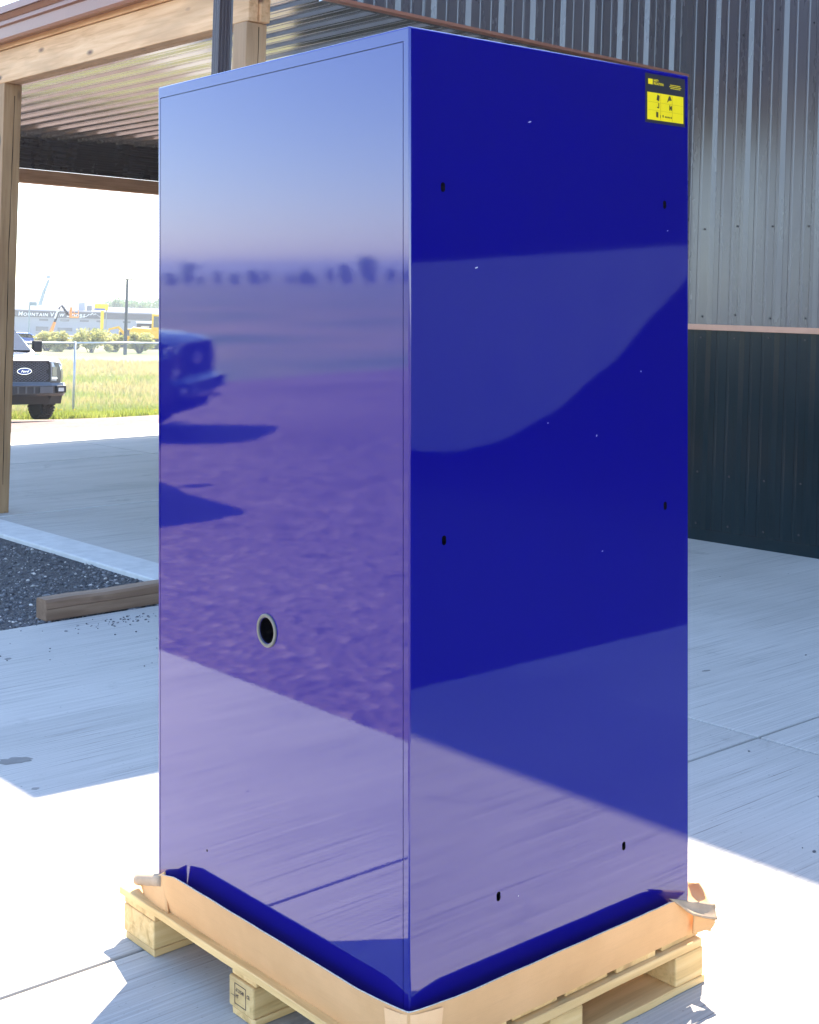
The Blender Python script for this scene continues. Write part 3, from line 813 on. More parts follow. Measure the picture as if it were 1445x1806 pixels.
def make_truck():
    t = empty('pickup_truck')
    mb = MB(); rings = []
    secs = [(.00, .86, .74, 1.18, .02), (.10, .95, .70, 1.225, .03), (.30, .995, .60, 1.255, .04), (.9, 1.01, .55, 1.30, .05), (1.55, 1.015, .55, 1.35, .03),
            (2.6, 1.015, .55, 1.37, .01), (3.62, 1.015, .55, 1.385, .0), (3.66, 1.01, .55, 1.385, 0), (5.75, 1.0, .58, 1.40, .0), (5.85, .97, .60, 1.40, 0)]
    for y, w, zb, zt, b in secs:
        h = [(w * .97, zb), (w, zb + .14), (w, zb + .30), (w * .985, zt - .30), (w * .97, zt - .12), (w * .90, zt - .02), (w * .62, zt + b * .6), (w * .45, zt + b), (0, zt + b * 1.1)]
        rings.append([(x, y, z) for x, z in h] + [(-x, y, z) for x, z in h[-2::-1]])
    mb.loft(rings); body = mb.build('body', MT['paint'], t)
    c = MB()
    for y in (.96, 4.66):
        for s in (-1, 1): c.tube([(s * .55, y, .43), (s * 1.2, y, .43)], .50, 32)
    c.box(-.80, .80, 3.78, 5.78, .95, 1.9)      # load bed
    co = c.build('cutter', MT['trim'], t); bpy.context.view_layer.update(); boolean(body, co)
    for p_ in body.data.polygons: p_.use_smooth = len(p_.vertices) == 4 and p_.area > .002
    em = body.modifiers.new('e', 'EDGE_SPLIT'); em.split_angle = R(32)
    # cab
    bot = [(.93, 1.42, 1.34), (.95, 2.3, 1.36), (.94, 3.60, 1.37)]; top = [(.70, 2.18, 1.90), (.73, 2.6, 1.935), (.70, 3.40, 1.90)]
    cb = MB(); rr = []
    for (wb, yb, zb), (wt, yt, zt) in zip(bot, top):
        rr.append([(wb, yb, zb), (wt + .04, yt, zt - .06), (wt - .06, yt, zt), (0, yt, zt + .02), (-wt + .06, yt, zt), (-wt - .04, yt, zt - .06), (-wb, yb, zb)])
    cb.loft(rr); cab_ = cb.build('cab', MT['paint'], t)
    ws = MB().prism([(-.84, 1.47, 1.385), (.84, 1.47, 1.385), (.68, 2.09, 1.85), (-.68, 2.09, 1.85)], (0, -.02, .012)).build('windshield', MT['glass'], cab_)
    for s in (-1, 1):
        MB().prism([(s * .945, 1.85, 1.39), (s * .955, 2.55, 1.40), (s * .765, 2.55, 1.84), (s * .765, 2.25, 1.83)], (s * .012, 0, .004)).build('side_window', MT['glass'], cab_)
        MB().prism([(s * .955, 2.65, 1.40), (s * .95, 3.45, 1.40), (s * .765, 3.30, 1.83), (s * .765, 2.65, 1.84)], (s * .012, 0, .004)).build('side_window', MT['glass'], cab_)
        m = MB().box(min(s * 1.02, s * 1.24), max(s * 1.02, s * 1.24), 1.72, 1.84, 1.36, 1.60).build('mirror', MT['trim'], t, bevel=.03, seg=3)
        MB().box(min(s * .93, s * 1.06), max(s * .93, s * 1.06), 1.76, 1.82, 1.37, 1.43).build('mirror_arm', MT['trim'], m)
        for y in (2.45, 3.35): MB().box(min(s * 1.0, s * 1.035), max(s * 1.0, s * 1.035), y, y + .18, 1.16, 1.20).build('door_handle', MT['paint'], t, bevel=.01)
        # headlight: bright C with a dark projector pocket
        hl = MB().prism([(s * .62, .02, .80), (s * .86, .04, .79), (s * .905, .10, .86), (s * .90, .10, 1.10), (s * .84, .05, 1.16), (s * .62, .02, 1.17)], (0, -.035, 0)).build('headlight', MT['lamp'], t, bevel=.01)
        MB().box(min(s * .645, s * .745), max(s * .645, s * .745), -.026, 0, .88, 1.07).build('projector', MT['glass'], hl)
        MB().box(min(s * .63, s * .76), max(s * .63, s * .76), -.028, 0, .835, .86).build('chrome_strip', MT['chrome'], hl)
        fl = MB().box(min(s * .70, s * .92), max(s * .70, s * .92), -.135, -.06, .56, .70).build('fog_lamp', MT['trim'], t, bevel=.012)
        MB().box(min(s * .735, s * .86), max(s * .735, s * .86), -.142, -.12, .59, .66).build('lens', MT['lamp'], fl)
        MB().box(min(s * .84, s * .99), max(s * .84, s * .99), 5.72, 5.87, 1.02, 1.36).build('tail_lamp', MT['red_lens'], t, bevel=.01)
    # grille
    g = MB().prism([(-.60, .01, .78), (-.58, .01, .745), (.58, .01, .745), (.60, .01, .78), (.60, .01, 1.14), (.55, .01, 1.19), (-.55, .01, 1.19), (-.60, .01, 1.14)], (0, -.03, 0)).build('grille', MT['trim'], t)
    fr = MB()
    fr.tube([(-.585, -.03, .76), (.585, -.03, .76), (.60, -.03, 1.13), (.55, -.03, 1.185), (-.55, -.03, 1.185), (-.60, -.03, 1.13), (-.585, -.03, .76)], .018, 6, cap=False)
    fr.build('grille_frame', simple('frame_grey', (.12, .13, .14), .35, .3), g)
    la = MB()
    for i in range(-14, 15):
        for s in (-1, 1):
            x = i * .085; x0, x1 = x - s * .17, x + s * .17
            za, zb = .78, 1.165
            def cl(xa, z_a, xb, z_b):
                pts = []
                for f in [k / 10 for k in range(11)]:
                    xx = xa + (xb - xa) * f
                    if abs(xx) < .57: pts.append((xx, -.026, z_a + (z_b - z_a) * f))
                return pts
            p = cl(x - s * .33, za, x + s * .33, zb)
            if len(p) > 1: la.tube([p[0], p[-1]], .007, 4)
    la.build('grille_mesh', simple('grille_grey', (.10, .10, .11), .4), g)
    bd = MB(); ov = lambda a, b, y: [(a * math.cos(2 * math.pi * k / 32), y, .985 + b * math.sin(2 * math.pi * k / 32)) for k in range(32)]
    bd.prism(ov(.165, .066, -.028), (0, -.022, 0)); bdo = bd.build('badge', MT['chrome'], g)
    MB().prism(ov(.150, .056, -.05), (0, -.003, 0)).build('badge_oval', MT['badge_blue'], bdo)
    me = text_mesh('Ford', .068, MT['chrome'], .002, .0004, shear=.35, align='CENTER', sx=1.3)
    lt = obj('lettering', me, bdo); lt.matrix_local = Matrix.Translation((0, -.056, .962)) @ Matrix.Rotation(R(90), 4, 'X')
    # bumper
    bp = MB(); rr = []
    for x, y in ((-1.0, .30), (-.985, .08), (-.90, -.03), (-.6, -.10), (0, -.12), (.6, -.10), (.90, -.03), (.985, .08), (1.0, .30)):
        rr.append([(x, y + .02, .50), (x, y - .01, .54), (x, y - .015, .70), (x, y + .03, .755), (x, y + .22, .755), (x, y + .22, .50)])
    bp.loft(rr); b = bp.build('front_bumper', MT['paint'], t)
    MB().box(-.52, .52, -.145, -.09, .555, .685).build('intake', MT['trim'], b)
    for x in (-.36, -.18, 0, .18, .36): MB().box(x - .02, x + .02, -.152, -.10, .555, .685).build('intake_bar', simple('bar_grey', (.06, .065, .07), .5), b)
    MB().box(.30, .60, -.165, -.10, .56, .68).build('plate_bracket', simple('plate_grey', (.07, .075, .085), .5), b, bevel=.006)
    va = MB(); rr = []
    for x, y in ((-.96, .30), (-.92, .06), (-.6, -.04), (0, -.06), (.6, -.04), (.92, .06), (.96, .30)):
        rr.append([(x, y, .505), (x, y + .06, .34), (x, y + .2, .34), (x, y + .2, .505)])
    va.loft(rr); va.build('valance', MT['trim'], t)
    for s in (-1, 1): MB().tube([(s * .55, -.06, .47), (s * .55, -.14, .45), (s * .55, -.15, .50)], .018, 6).build('tow_hook', MT['trim'], t)
    MB().box(-.9, .9, 5.82, 5.98, .50, .70).build('rear_bumper', MT['trim'], t, bevel=.03)
    MB().box(-.75, .75, 1.5, 5.2, .38, .6).build('chassis', MT['trim'], t)
    # wheels
    wm = MB(); rr = []
    for x, r in ((-.135, .27), (-.145, .35), (-.12, .405), (0, .415), (.12, .405), (.145, .35), (.135, .27)):
        rr.append([(x, r * math.cos(2 * math.pi * k / 36), r * math.sin(2 * math.pi * k / 36)) for k in range(36)])
    wm.loft(rr, cap=True)
    for k in range(36):
        a = 2 * math.pi * (k + .5) / 36
        for x0, x1, o in ((-.14, -.05, 0), (-.04, .04, .08), (.05, .14, 0)):
            aa = a + o; ca, sa = math.cos(aa), math.sin(aa); dx, dz = -sa * .022, ca * .022
            vs = [(x, r * ca + q * dx, r * sa + q * dz) for r in (.39, .428) for x in (x0, x1) for q in (-1, 1)]
            wm.add(vs, [(0, 1, 3, 2), (4, 6, 7, 5), (0, 4, 5, 1), (2, 3, 7, 6), (0, 2, 6, 4), (1, 5, 7, 3)])
    tyre_me = wm.mesh('tyre', MT['rubber'])
    rm = MB(); rr = []
    for x, r in ((.10, .27), (.11, .255), (.08, .22), (.085, .07), (.10, .04)):
        rr.append([(x, r * math.cos(2 * math.pi * k / 30), r * math.sin(2 * math.pi * k / 30)) for k in range(30)])
    rm.loft(rr)
    for k in range(6):
        a = 2 * math.pi * k / 6; rm.tube([(.105, .05 * math.cos(a), .05 * math.sin(a)), (.115, .25 * math.cos(a), .25 * math.sin(a))], .025, 6)
    rim_me = rm.mesh('rim', simple('alloy', (.16, .165, .17), .35, .8))
    for y in (.96, 4.66):
        for s in (-1, 1):
            wh = obj('wheel', tyre_me, t); wh.matrix_local = Matrix.Translation((s * .86, y, .425)) @ (Matrix() if s > 0 else Matrix.Rotation(math.pi, 4, 'Z'))
            obj('rim', rim_me, wh)
    return t
truck = make_truck()
def at_grid(o, n, u, yaw=0, dz=0):
    x, y = cN * n - sN * u, sN * n + cN * u
    o.matrix_world = Matrix.Translation((x, y, ground(x, y) - .035 + dz)) @ Matrix.Rotation(YAW + yaw, 4, 'Z')
def grid_of(px, d):
    p = pix(px, 0, d); return cN * p.x + sN * p.y, -sN * p.x + cN * p.y
n_, u_ = grid_of(42, 29.4)
at_grid(truck, n_, u_)
truck.matrix_world = truck.matrix_world @ Matrix.Rotation(R(-2.4), 4, 'X') @ Matrix.Diagonal((1.03, 1.03, 1.12, 1))   # nose up on the falling lot
tag(truck, 'dark slate pickup truck with black mesh grille parked by the chain link fence', 'pickup truck', 'pickup trucks on the lot')
t2 = copy_tree(truck); at_grid(t2, -5.45, 15.1, R(-40)); 
tag(t2, 'dark slate pickup truck parked on open gravel, mirrored in the blue cabinet', 'pickup truck', 'pickup trucks on the lot')

t3 = copy_tree(truck); at_grid(t3, -1.3, 10.5, 0)
tag(t3, 'dark slate pickup truck parked beside the gravel bed left of the timber canopy', 'pickup truck', 'pickup trucks on the lot')
# ------------------------------------------------------------------ chain link fence
UF = 35.7
MT['galv'] = simple('galvanised_tube', (.55, .57, .58), .4, .6)
MT['wire'] = simple('galvanised_wire', (.40, .42, .43), .5, .5)
fence = empty('chain_link_fence', G, label='galvanised chain link fence along the grassy edge of the gravel lot', cat='fence')
FH = 2.0; NA, NB = 4.0, 40.0; nfp, _ = grid_of(126, 38.9)
nn = nfp - 3.0 * 4
posts = []
while nn < NB:
    zg_ = gnd_nu(nn, UF)
    p = MB().tube([(0, 0, -.3), (0, 0, FH + .02)], .036, 8).build('fence_post', MT['galv'], fence, smooth=True); p.location = (nn, UF, zg_)
    MB().tube([(0, 0, FH + .02), (0, 0, FH + .05)], [.04, .012], 8).build('post_cap', MT['galv'], p)
    posts.append(nn); nn += 3.0
for a, b in zip(posts, posts[1:]):
    za, zb = gnd_nu(a, UF), gnd_nu(b, UF)
    MB().tube([(a, UF, za + FH), (b, UF, zb + FH)], .032, 6).build('top_rail', MT['galv'], fence, smooth=True)
    w = MB(); K = 3.0 / .07; n0 = a - FH; lo = .04
    x = a - FH
    while x < b:
        for s in (-1, 1):
            xa, xb = (x, x + FH - lo) if s > 0 else (x + FH - lo, x)
            q = []
            for f in (0, 1):
                pass
            # clip to the bay
            A0, B0 = Vector((xa, 0, lo)), Vector((xb, 0, FH - .02))
            d = B0 - A0; f0, f1 = 0.0, 1.0
            for lim, sg in ((a, 1), (b, -1)):
                v0, v1 = (A0.x - lim) * sg, (B0.x - lim) * sg
                if v0 < 0 and v1 < 0: f0, f1 = 1, 0
                elif v0 < 0: f0 = max(f0, v0 / (v0 - v1))
                elif v1 < 0: f1 = min(f1, v0 / (v0 - v1))
            if f1 - f0 > .01:
                P, Q = A0 + d * f0, A0 + d * f1
                zf = lambda xx: za + (zb - za) * (xx - a) / (b - a)
                w.tube([(P.x, UF - .03 + .004 * s, P.z + zf(P.x)), (Q.x, UF - .03 + .004 * s, Q.z + zf(Q.x))], .0036, 3, cap=False)
        x += .07
    w.tube([(a, UF - .03, za + lo), (b, UF - .03, zb + lo)], .004, 4, cap=False)
    tag(w.build('chain_link_mesh', MT['wire'], fence), kind='stuff')

# ------------------------------------------------------------------ meadow
MT['grass_a'] = leafmat('fresh_grass', (.26, .30, .045), (.36, .38, .085))
MT['grass_b'] = leafmat('dry_grass', (.44, .35, .12), (.54, .44, .18))
MT['dandelion'] = simple('dandelion', (.75, .5, .02), .8)
def grass():
    r = random.Random(11); mb = MB()
    for _ in range(26000):
        d = 36 + 52 * r.random() ** 1.6; px = r.uniform(-330, 620)
        p = pix(px, 0, d); x, y = p.x, p.y
        if -sN * x + cN * y < 33.1 + .35 * mnoise.noise((x * .8, y * .8, 0)): continue
        z = ground(x, y) - .06
        v = mnoise.noise((x * .10, y * .16, 3.1)) + (d - 45) * .02
        dry = 1 if v + r.uniform(-.25, .25) > .12 else 0
        for b in range(3):
            h = r.uniform(.08, .24) * (1.15 if dry else 1); a = r.uniform(0, 6.28); w = .016 + d * .0002
            bx, by = x + r.uniform(-.12, .12), y + r.uniform(-.12, .12)
            lx, ly = r.uniform(-.08, .08), r.uniform(-.08, .08)
            mb.add([(bx - w * math.cos(a), by - w * math.sin(a), z), (bx + w * math.cos(a), by + w * math.sin(a), z), (bx + lx, by + ly, z + h)], [(0, 1, 2)], dry)
    for _ in range(420):
        d = 37 + 25 * r.random(); p = pix(r.uniform(-330, 620), 0, d); z = ground(p.x, p.y) + r.uniform(.05, .16)
        if -sN * p.x + cN * p.y < 33.3: continue
        s = .028
        mb.add([(p.x - s, p.y, z), (p.x, p.y - s, z), (p.x + s, p.y, z), (p.x, p.y + s, z), (p.x, p.y, z + s), (p.x, p.y, z - s)], [(0, 1, 4), (1, 2, 4), (2, 3, 4), (3, 0, 4), (1, 0, 5), (2, 1, 5), (3, 2, 5), (0, 3, 5)], 2)
    me = bpy.data.meshes.new('grass'); me.from_pydata(mb.v, [], mb.f)
    for m in ('grass_a', 'grass_b', 'dandelion'): me.materials.append(MT[m])
    me.polygons.foreach_set('material_index', mb.m); me.update()
    tag(obj('grass', me), 'rough meadow grass with dandelions beyond the fence', 'grass', kind='stuff')
grass()

# ------------------------------------------------------------------ far lot
def far(name, px, d, label, cat, group=None, yaw=0):
    p = M @ pix(px, 600, d); z = ground(p.x, p.y) - .06
    face = math.atan2(p.y, p.x) - math.pi / 2
    return empty(name, Matrix.Translation((p.x, p.y, z)) @ Matrix.Rotation(face + yaw, 4, 'Z'), label=label, cat=cat, group=group)
def fz(o, py, d, px):     # height in the thing's own frame of a photo row
    return (M @ pix(px, py, d)).z - o.matrix_world.translation.z
def fx(px, px0, d): return (px - px0) / F * d * 1.02

d = 250; P0 = 150
MT['white_wall'] = simple('white_metal_wall', (.25, .265, .30), .6, var=.05)
MT['navy_band'] = simple('black_fascia', (.03, .034, .042), .5, var=.1)
MT['pale_roof'] = simple('grey_metal_roof', (.11, .113, .125), .85, var=.06)
MT['sign_white'] = simple('sign_white', (.7, .7, .7), .5, var=.02)
MT['far_win'] = simple('far_window', (.10, .11, .12), .2)
W = far('warehouse', P0, d, 'long pale warehouse with black fascia and white lettering beyond the meadow', 'building')
X0, X1 = fx(-60, P0, d), fx(420, P0, d)
zt = fz(W, 542, d, P0); zb1 = fz(W, 551.5, d, P0); zb2 = fz(W, 561.5, d, P0)
MB().box(X0, X1, .3, 24, 0, zb1 + .3).build('wall', MT['white_wall'], W)
fb = MB().box(X0 - .2, X1 + .2, 0, .3, zb2, zb1).build('fascia_band', MT['navy_band'], W)
MB().hexa([(X0 - .3, -.2, zb1), (X1 + .3, -.2, zb1), (X1 + .3, 24, zt - .1), (X0 - .3, 24, zt - .1), (X0 - .3, -.2, zb1 + .15), (X1 + .3, -.2, zb1 + .15), (X1 + .3, 24, zt + .05), (X0 - .3, 24, zt + .05)]).build('roof', MT['pale_roof'], W)
xx = fx(37, P0, d)
for wd in ('MOUNTAIN', 'VIEW', 'DOORS'):
    for i, ch in enumerate(wd):
        s = 1.05 if i == 0 else .82
        me = text_mesh(ch, s, MT['sign_white'], .04, .02, shear=.12)
        o = obj('lettering', me, fb); o.matrix_local = Matrix.Translation((xx, -.05, zb2 + .18)) @ Matrix.Rotation(R(90), 4, 'X')
        xx += (max(v.co.x for v in me.vertices)) + .06
    xx += .28
lg = MB(); lx = fx(139, P0, d)
ridge = [(0, .0), (.9, .28), (1.2, .25), (1.7, .75), (1.95, .6), (2.3, .95), (2.6, .7), (2.9, .85), (3.6, .3), (4.2, .1)]
for (a, b), (c_, e) in zip(ridge, ridge[1:]): lg.prism([(lx + a, -.03, zb2 + .12 + b), (lx + c_, -.03, zb2 + .12 + e), (lx + c_ + .05, -.03, zb2 + .02 + e), (lx + a + .05, -.03, zb2 + .02 + b)], (0, -.04, 0))
for a, b, c_, e in ((1.7, .75, 1.5, .3), (2.3, .95, 2.15, .45), (2.3, .95, 2.6, .4), (2.9, .85, 2.8, .45)): lg.prism([(lx + a - .04, -.03, zb2 + .1 + b), (lx + a + .08, -.03, zb2 + .1 + b), (lx + c_, -.03, zb2 + .1 + e)], (0, -.04, 0))
lg.build('mountain_emblem', MT['sign_white'], fb)
for a, b in ((72, 87), (107, 122), (140, 155), (168, 176), (213, 226), (255, 262), (262, 276)):
    wn = MB().box(fx(a, P0, d), fx(b, P0, d), .22, .32, fz(W, 564.5, d, P0) - .35, fz(W, 564.5, d, P0)).build('window', MT['far_win'], W)
for a, b, y0, y1 in ((67, 88, 578, 586), (103, 128, 579, 585)):
    MB().box(fx(a, P0, d), fx(b, P0, d), .2, .32, fz(W, y1, d, P0), fz(W, y0, d, P0)).build('window', MT['far_win'], W)
for a, b, y0, mt in ((137, 148, 533.5, 'white_wall'), (151, 160, 538, 'far_win')):
    MB().box(fx(a, P0, d), fx(b, P0, d), 5, 6.5, zb1, fz(W, y0, d, P0)).build('rooftop_unit', MT[mt], W, bevel=.1)
MB().tube([(fx(118, P0, d), 4, zb1), (fx(118, P0, d), 4, fz(W, 515, d, P0))], .05, 5).build('antenna', MT['galv'], W)

# lamp posts
MT['grey_pole'] = simple('grey_pole', (.22, .26, .28), .5, .3)
MT['dark_pole'] = simple('dark_pole', (.05, .055, .06), .5)
d = 140
lp = far('street_lamp', 50, d, 'slim grey street lamp with curved arm in front of the warehouse', 'street lamp')
zz = fz(lp, 533, d, 53); zt = fz(lp, 514, d, 62)
MB().tube([(0, 0, 0), (0, 0, zz)], [.10, .07], 8).build('pole', MT['grey_pole'], lp)
arm = [(0, 0, zz)]
for k in range(1, 9):
    a = R(90 * k / 8); arm.append((1.05 * (1 - math.cos(a)), 0, zz + (zt - zz) * math.sin(a)))
MB().tube(arm, .05, 6).build('arm', MT['grey_pole'], lp)
MB().box(1.0, 1.5, -.1, .1, zt - .06, zt + .05).build('lamp_head', MT['grey_pole'], lp, bevel=.02)
MB().box(-.05, .75, -.04, .04, zz - .35, zz + .05).build('street_sign', MT['grey_pole'], lp)
d = 105
lp = far('light_pole', 221, d, 'tall dark light pole with twin lamp heads beside the yellow machines', 'light pole')
zt = fz(lp, 492, d, 222)
MB().tube([(0, 0, 0), (0, 0, zt)], [.15, .10], 8).build('pole', MT['dark_pole'], lp)
MB().box(-.42, .42, -.04, .04, zt - .06, zt + .02).build('cross_arm', MT['dark_pole'], lp)
for s in (-1, 1): MB().box(s * .30 - .16, s * .30 + .16, -.14, .14, zt - .04, zt + .05).build('lamp_head', MT['dark_pole'], lp, bevel=.02)

# yellow pylon sign
d = 150; P0 = 179
MT['cat_yellow'] = simple('machine_yellow', (.72, .42, .015), .5, var=.08)
MT['sign_yellow'] = simple('sign_yellow', (.80, .52, .01), .5, var=.04)
MT['sign_blue'] = simple('sign_blue', (.05, .10, .35), .5)
sg = far('pylon_sign', P0, d, 'tall yellow pylon sign with blue strip standing before the warehouse', 'sign')
MB().box(fx(176, P0, d), fx(181.5, P0, d), -.15, .15, 0, fz(sg, 548, d, P0)).build('column', MT['sign_yellow'], sg)
MB().box(fx(165.5, P0, d), fx(188.5, P0, d), -.2, .2, fz(sg, 547, d, P0), fz(sg, 536, d, P0)).build('sign_panel', MT['sign_yellow'], sg, bevel=.05)
MB().box(fx(165, P0, d), fx(183, P0, d), -.24, -.1, fz(sg, 547, d, P0), fz(sg, 544.2, d, P0)).build('blue_strip', MT['sign_blue'], sg)
MB().tube([(fx(185.5, P0, d), 0, 0), (fx(185.5, P0, d), 0, fz(sg, 547, d, P0))], .07, 6).build('side_pole', MT['grey_pole'], sg)

# boom lifts
MT['orange'] = simple('lift_orange', (.70, .28, .06), .5, var=.06)
MT['boom_black'] = simple('boom_black', (.035, .035, .038), .5)
MT['teal_grey'] = simple('boom_grey', (.14, .22, .25), .5)
d = 125; P0 = 100
bl_ = far('boom_lift', P0, d, 'orange articulated boom lift with black folded arm and basket by the warehouse', 'boom lift')
def Q(px, py): return (fx(px, P0, d), 0, fz(bl_, py, d, P0))
MB().tube([Q(88, 590), Q(95.5, 568)], [.20, .15], 6).build('lower_boom', MT['orange'], bl_)
MB().tube([Q(95, 570), Q(102, 546)], .12, 6).build('mid_boom', MT['boom_black'], bl_)
MB().tube([Q(96, 562), Q(101.5, 546)], .14, 6).build('boom_sleeve', MT['sign_white'], bl_)
MB().tube([Q(102, 545), Q(106, 538), Q(118, 555)], .13, 6).build('upper_boom', MT['boom_black'], bl_)
MB().box(-.9, 1.1, -.9, .9, .25, 1.3).build('chassis', MT['orange'], bl_, bevel=.08)
for s in (-.7, .9):
    for q in (-.95, .75):
        MB().tube([(s, q, .42), (s, q + .25, .42)], .42, 14).build('wheel', MT['rubber'], bl_)
bk = MB(); x0, x1 = fx(120, P0, d), fx(135, P0, d); z0, z1 = fz(bl_, 559, d, P0), fz(bl_, 541, d, P0)
for x in (x0, (x0 + x1) / 2, x1):
    for y in (-.35, .35): bk.tube([(x, y, z0), (x, y, z1 - .25)], .03, 5)
for z in (z0 + .35, z1 - .25):
    bk.tube([(x0, -.35, z), (x1, -.35, z), (x1, .35, z), (x0, .35, z), (x0, -.35, z)], .03, 5)
bk.build('basket_rail', MT['orange'], bl_)
MB().box(x0, x1, -.38, .38, z0 - .05, z0 + .10).build('basket_floor', MT['orange'], bl_)
MB().box(x0 + .02, x0 + .22, -.25, .25, z0, z1).build('control_box', MT['orange'], bl_)
d = 300; P0 = 66
bl_ = far('boom_lift', P0, d, 'slim grey telescopic boom raised high above the warehouse roof', 'boom lift')
MB().tube([Q(66, 545), Q(75, 512), Q(82, 492)], [.55, .45, .38], 6).build('boom', MT['teal_grey'], bl_)
MB().box(fx(77.5, P0, d), fx(84, P0, d), -.5, .5, fz(bl_, 491, d, P0), fz(bl_, 489, d, P0)).build('basket_floor', MT['teal_grey'], bl_)
bk = MB(); x0, x1 = fx(78, P0, d), fx(84, P0, d); z0, z1 = fz(bl_, 490, d, P0), fz(bl_, 482, d, P0)
for x in (x0, x1):
    for y in (-.45, .45): bk.tube([(x, y, z0), (x, y, z1)], .05, 4)
bk.box(x0, x1, -.5, -.45, z0, z1 - .4); bk.tube([(x0, -.45, z1), (x1, -.45, z1), (x1, .45, z1), (x0, .45, z1), (x0, -.45, z1)], .05, 4); bk.build('basket_rail', MT['teal_grey'], bl_)
MB().tube([(0, 0, 0), Q(66, 545)], [.5, .28], 8).build('mast', MT['teal_grey'], bl_)
MB().box(-1.2, 1.2, -1.5, 1.5, .4, 1.8).build('chassis', MT['teal_grey'], bl_, bevel=.1)

# yellow machines
def digger(px, d, label, s=1.0, flip=1):
    o = far('excavator', px, d, label, 'excavator', 'yellow machines on the far lot')
    for y in (-.9, .9):
        MB().prism([(x * flip * s, y * s - .25, z * s) for x, z in ((-1.4, .12), (-1.1, 0), (1.1, 0), (1.4, .12), (1.5, .42), (1.2, .72), (-1.2, .72), (-1.5, .42))], (0, .5, 0)).build('track', MT['rubber'], o)
    MB().prism([(x * flip * s, -1.0 * s, z * s) for x, z in ((-1.5, .85), (1.2, .85), (1.2, 1.5), (.2, 1.6), (-1.3, 1.7), (-1.55, 1.4))], (0, 2 * s, 0)).build('house', MT['cat_yellow'], o, bevel=.06)
    c_ = MB().prism([(x * flip * s, -1.02 * s, z * s) for x, z in ((.15, 1.5), (1.2, 1.4), (1.25, 2.1), (1.0, 2.75), (.15, 2.8))], (0, 1.0 * s, 0)).build('cab', MT['cat_yellow'], o, bevel=.05)
    MB().prism([(x * flip * s, -1.04 * s, z * s) for x, z in ((.3, 1.75), (1.1, 1.75), (1.12, 2.1), (.92, 2.6), (.3, 2.62))], (0, .03, 0)).build('window', MT['far_win'], c_)
    bo = MB().tube([(.9 * flip * s, .2, 1.5 * s), (2.2 * flip * s, .2, 2.9 * s), (3.4 * flip * s, .2, 2.6 * s)], [.25 * s, .22 * s, .16 * s], 6).build('boom', MT['cat_yellow'], o)
    MB().tube([(3.4 * flip * s, .2, 2.7 * s), (3.9 * flip * s, .2, 1.1 * s)], [.16 * s, .12 * s], 6).build('stick', MT['cat_yellow'], bo)
    MB().prism([(x * flip * s, -.3, z * s) for x, z in ((3.7, 1.2), (4.1, 1.1), (4.0, .4), (3.5, .25), (3.3, .5))], (0, 1.0, 0)).build('bucket', MT['boom_black'], o)
    return o
digger(263, 134, 'yellow excavator with tall rounded cab beside the black shed', 1.25, 1)
digger(236, 138, 'yellow tracked excavator with boom lowered beside the light pole', .72, -1)
digger(207, 142, 'yellow excavator half hidden behind the shrub below the pylon sign', .62, 1)
d = 152; P0 = 258
sh = far('black_shed', P0, d, 'black shed with flat white roof behind the yellow machines', 'shed')
MB().box(fx(241, P0, d), fx(330, P0, d), -.5, 3, 0, fz(sh, 570.5, d, P0)).build('wall', MT['boom_black'], sh)
MB().box(fx(240, P0, d), fx(331, P0, d), -.7, 3.2, fz(sh, 570.5, d, P0), fz(sh, 568, d, P0)).build('roof', MT['sign_white'], sh)
MB().box(fx(248, P0, d), fx(262, P0, d), -.53, -.4, fz(sh, 581, d, P0), fz(sh, 575, d, P0)).build('window', MT['lamp'], sh)

# parked car and flatbed trailer
def sedan(px, d, label, mat):
    o = far('parked_car', px, d, label, 'car', yaw=R(8))
    prof = [(-2.2, .35), (2.2, .35), (2.25, .7), (1.9, .85), (1.1, .95), (.5, 1.42), (-.9, 1.45), (-1.6, 1.0), (-2.2, .95)]
    b = MB().prism([(x, -.85, z) for x, z in prof], (0, 1.7, 0)).build('body', mat, o, bevel=.08, seg=3)
    MB().prism([(x, -.87, z) for x, z in ((.95, .98), (.45, 1.36), (-.8, 1.38), (-1.4, 1.02))], (0, .03, 0)).build('side_window', MT['glass'], o)
    for x in (-1.35, 1.35):
        for y in (-.88, .68): MB().tube([(x, y, .32), (x, y + .2, .32)], .32, 14).build('wheel', MT['rubber'], o)
sedan(42, 128, 'bright blue car parked beyond the fence behind the pickup', carpaint('blue_paint', (.02, .10, .42)))
d = 124; P0 = 112
tr = far('flatbed_trailer', P0, d, 'low white flatbed trailer parked between the two shrubs', 'trailer')
MB().box(fx(88, P0, d), fx(131, P0, d), -.9, .9, fz(tr, 597, d, P0), fz(tr, 594, d, P0)).build('deck', MT['sign_white'], tr)
for x in (.6, 1.1):
    for y in (-.95, .75): MB().tube([(x, y, .35), (x, y + .2, .35)], .35, 12).build('wheel', MT['rubber'], tr)
MB().tube([(-.9, 0, .5), (-2.2, 0, .5)], .06, 5).build('drawbar', MT['boom_black'], tr)
MB().box(fx(114, P0, d), fx(128, P0, d), -.6, .6, fz(tr, 594, d, P0), fz(tr, 591, d, P0)).build('load', MT['orange'], tr, bevel=.05)

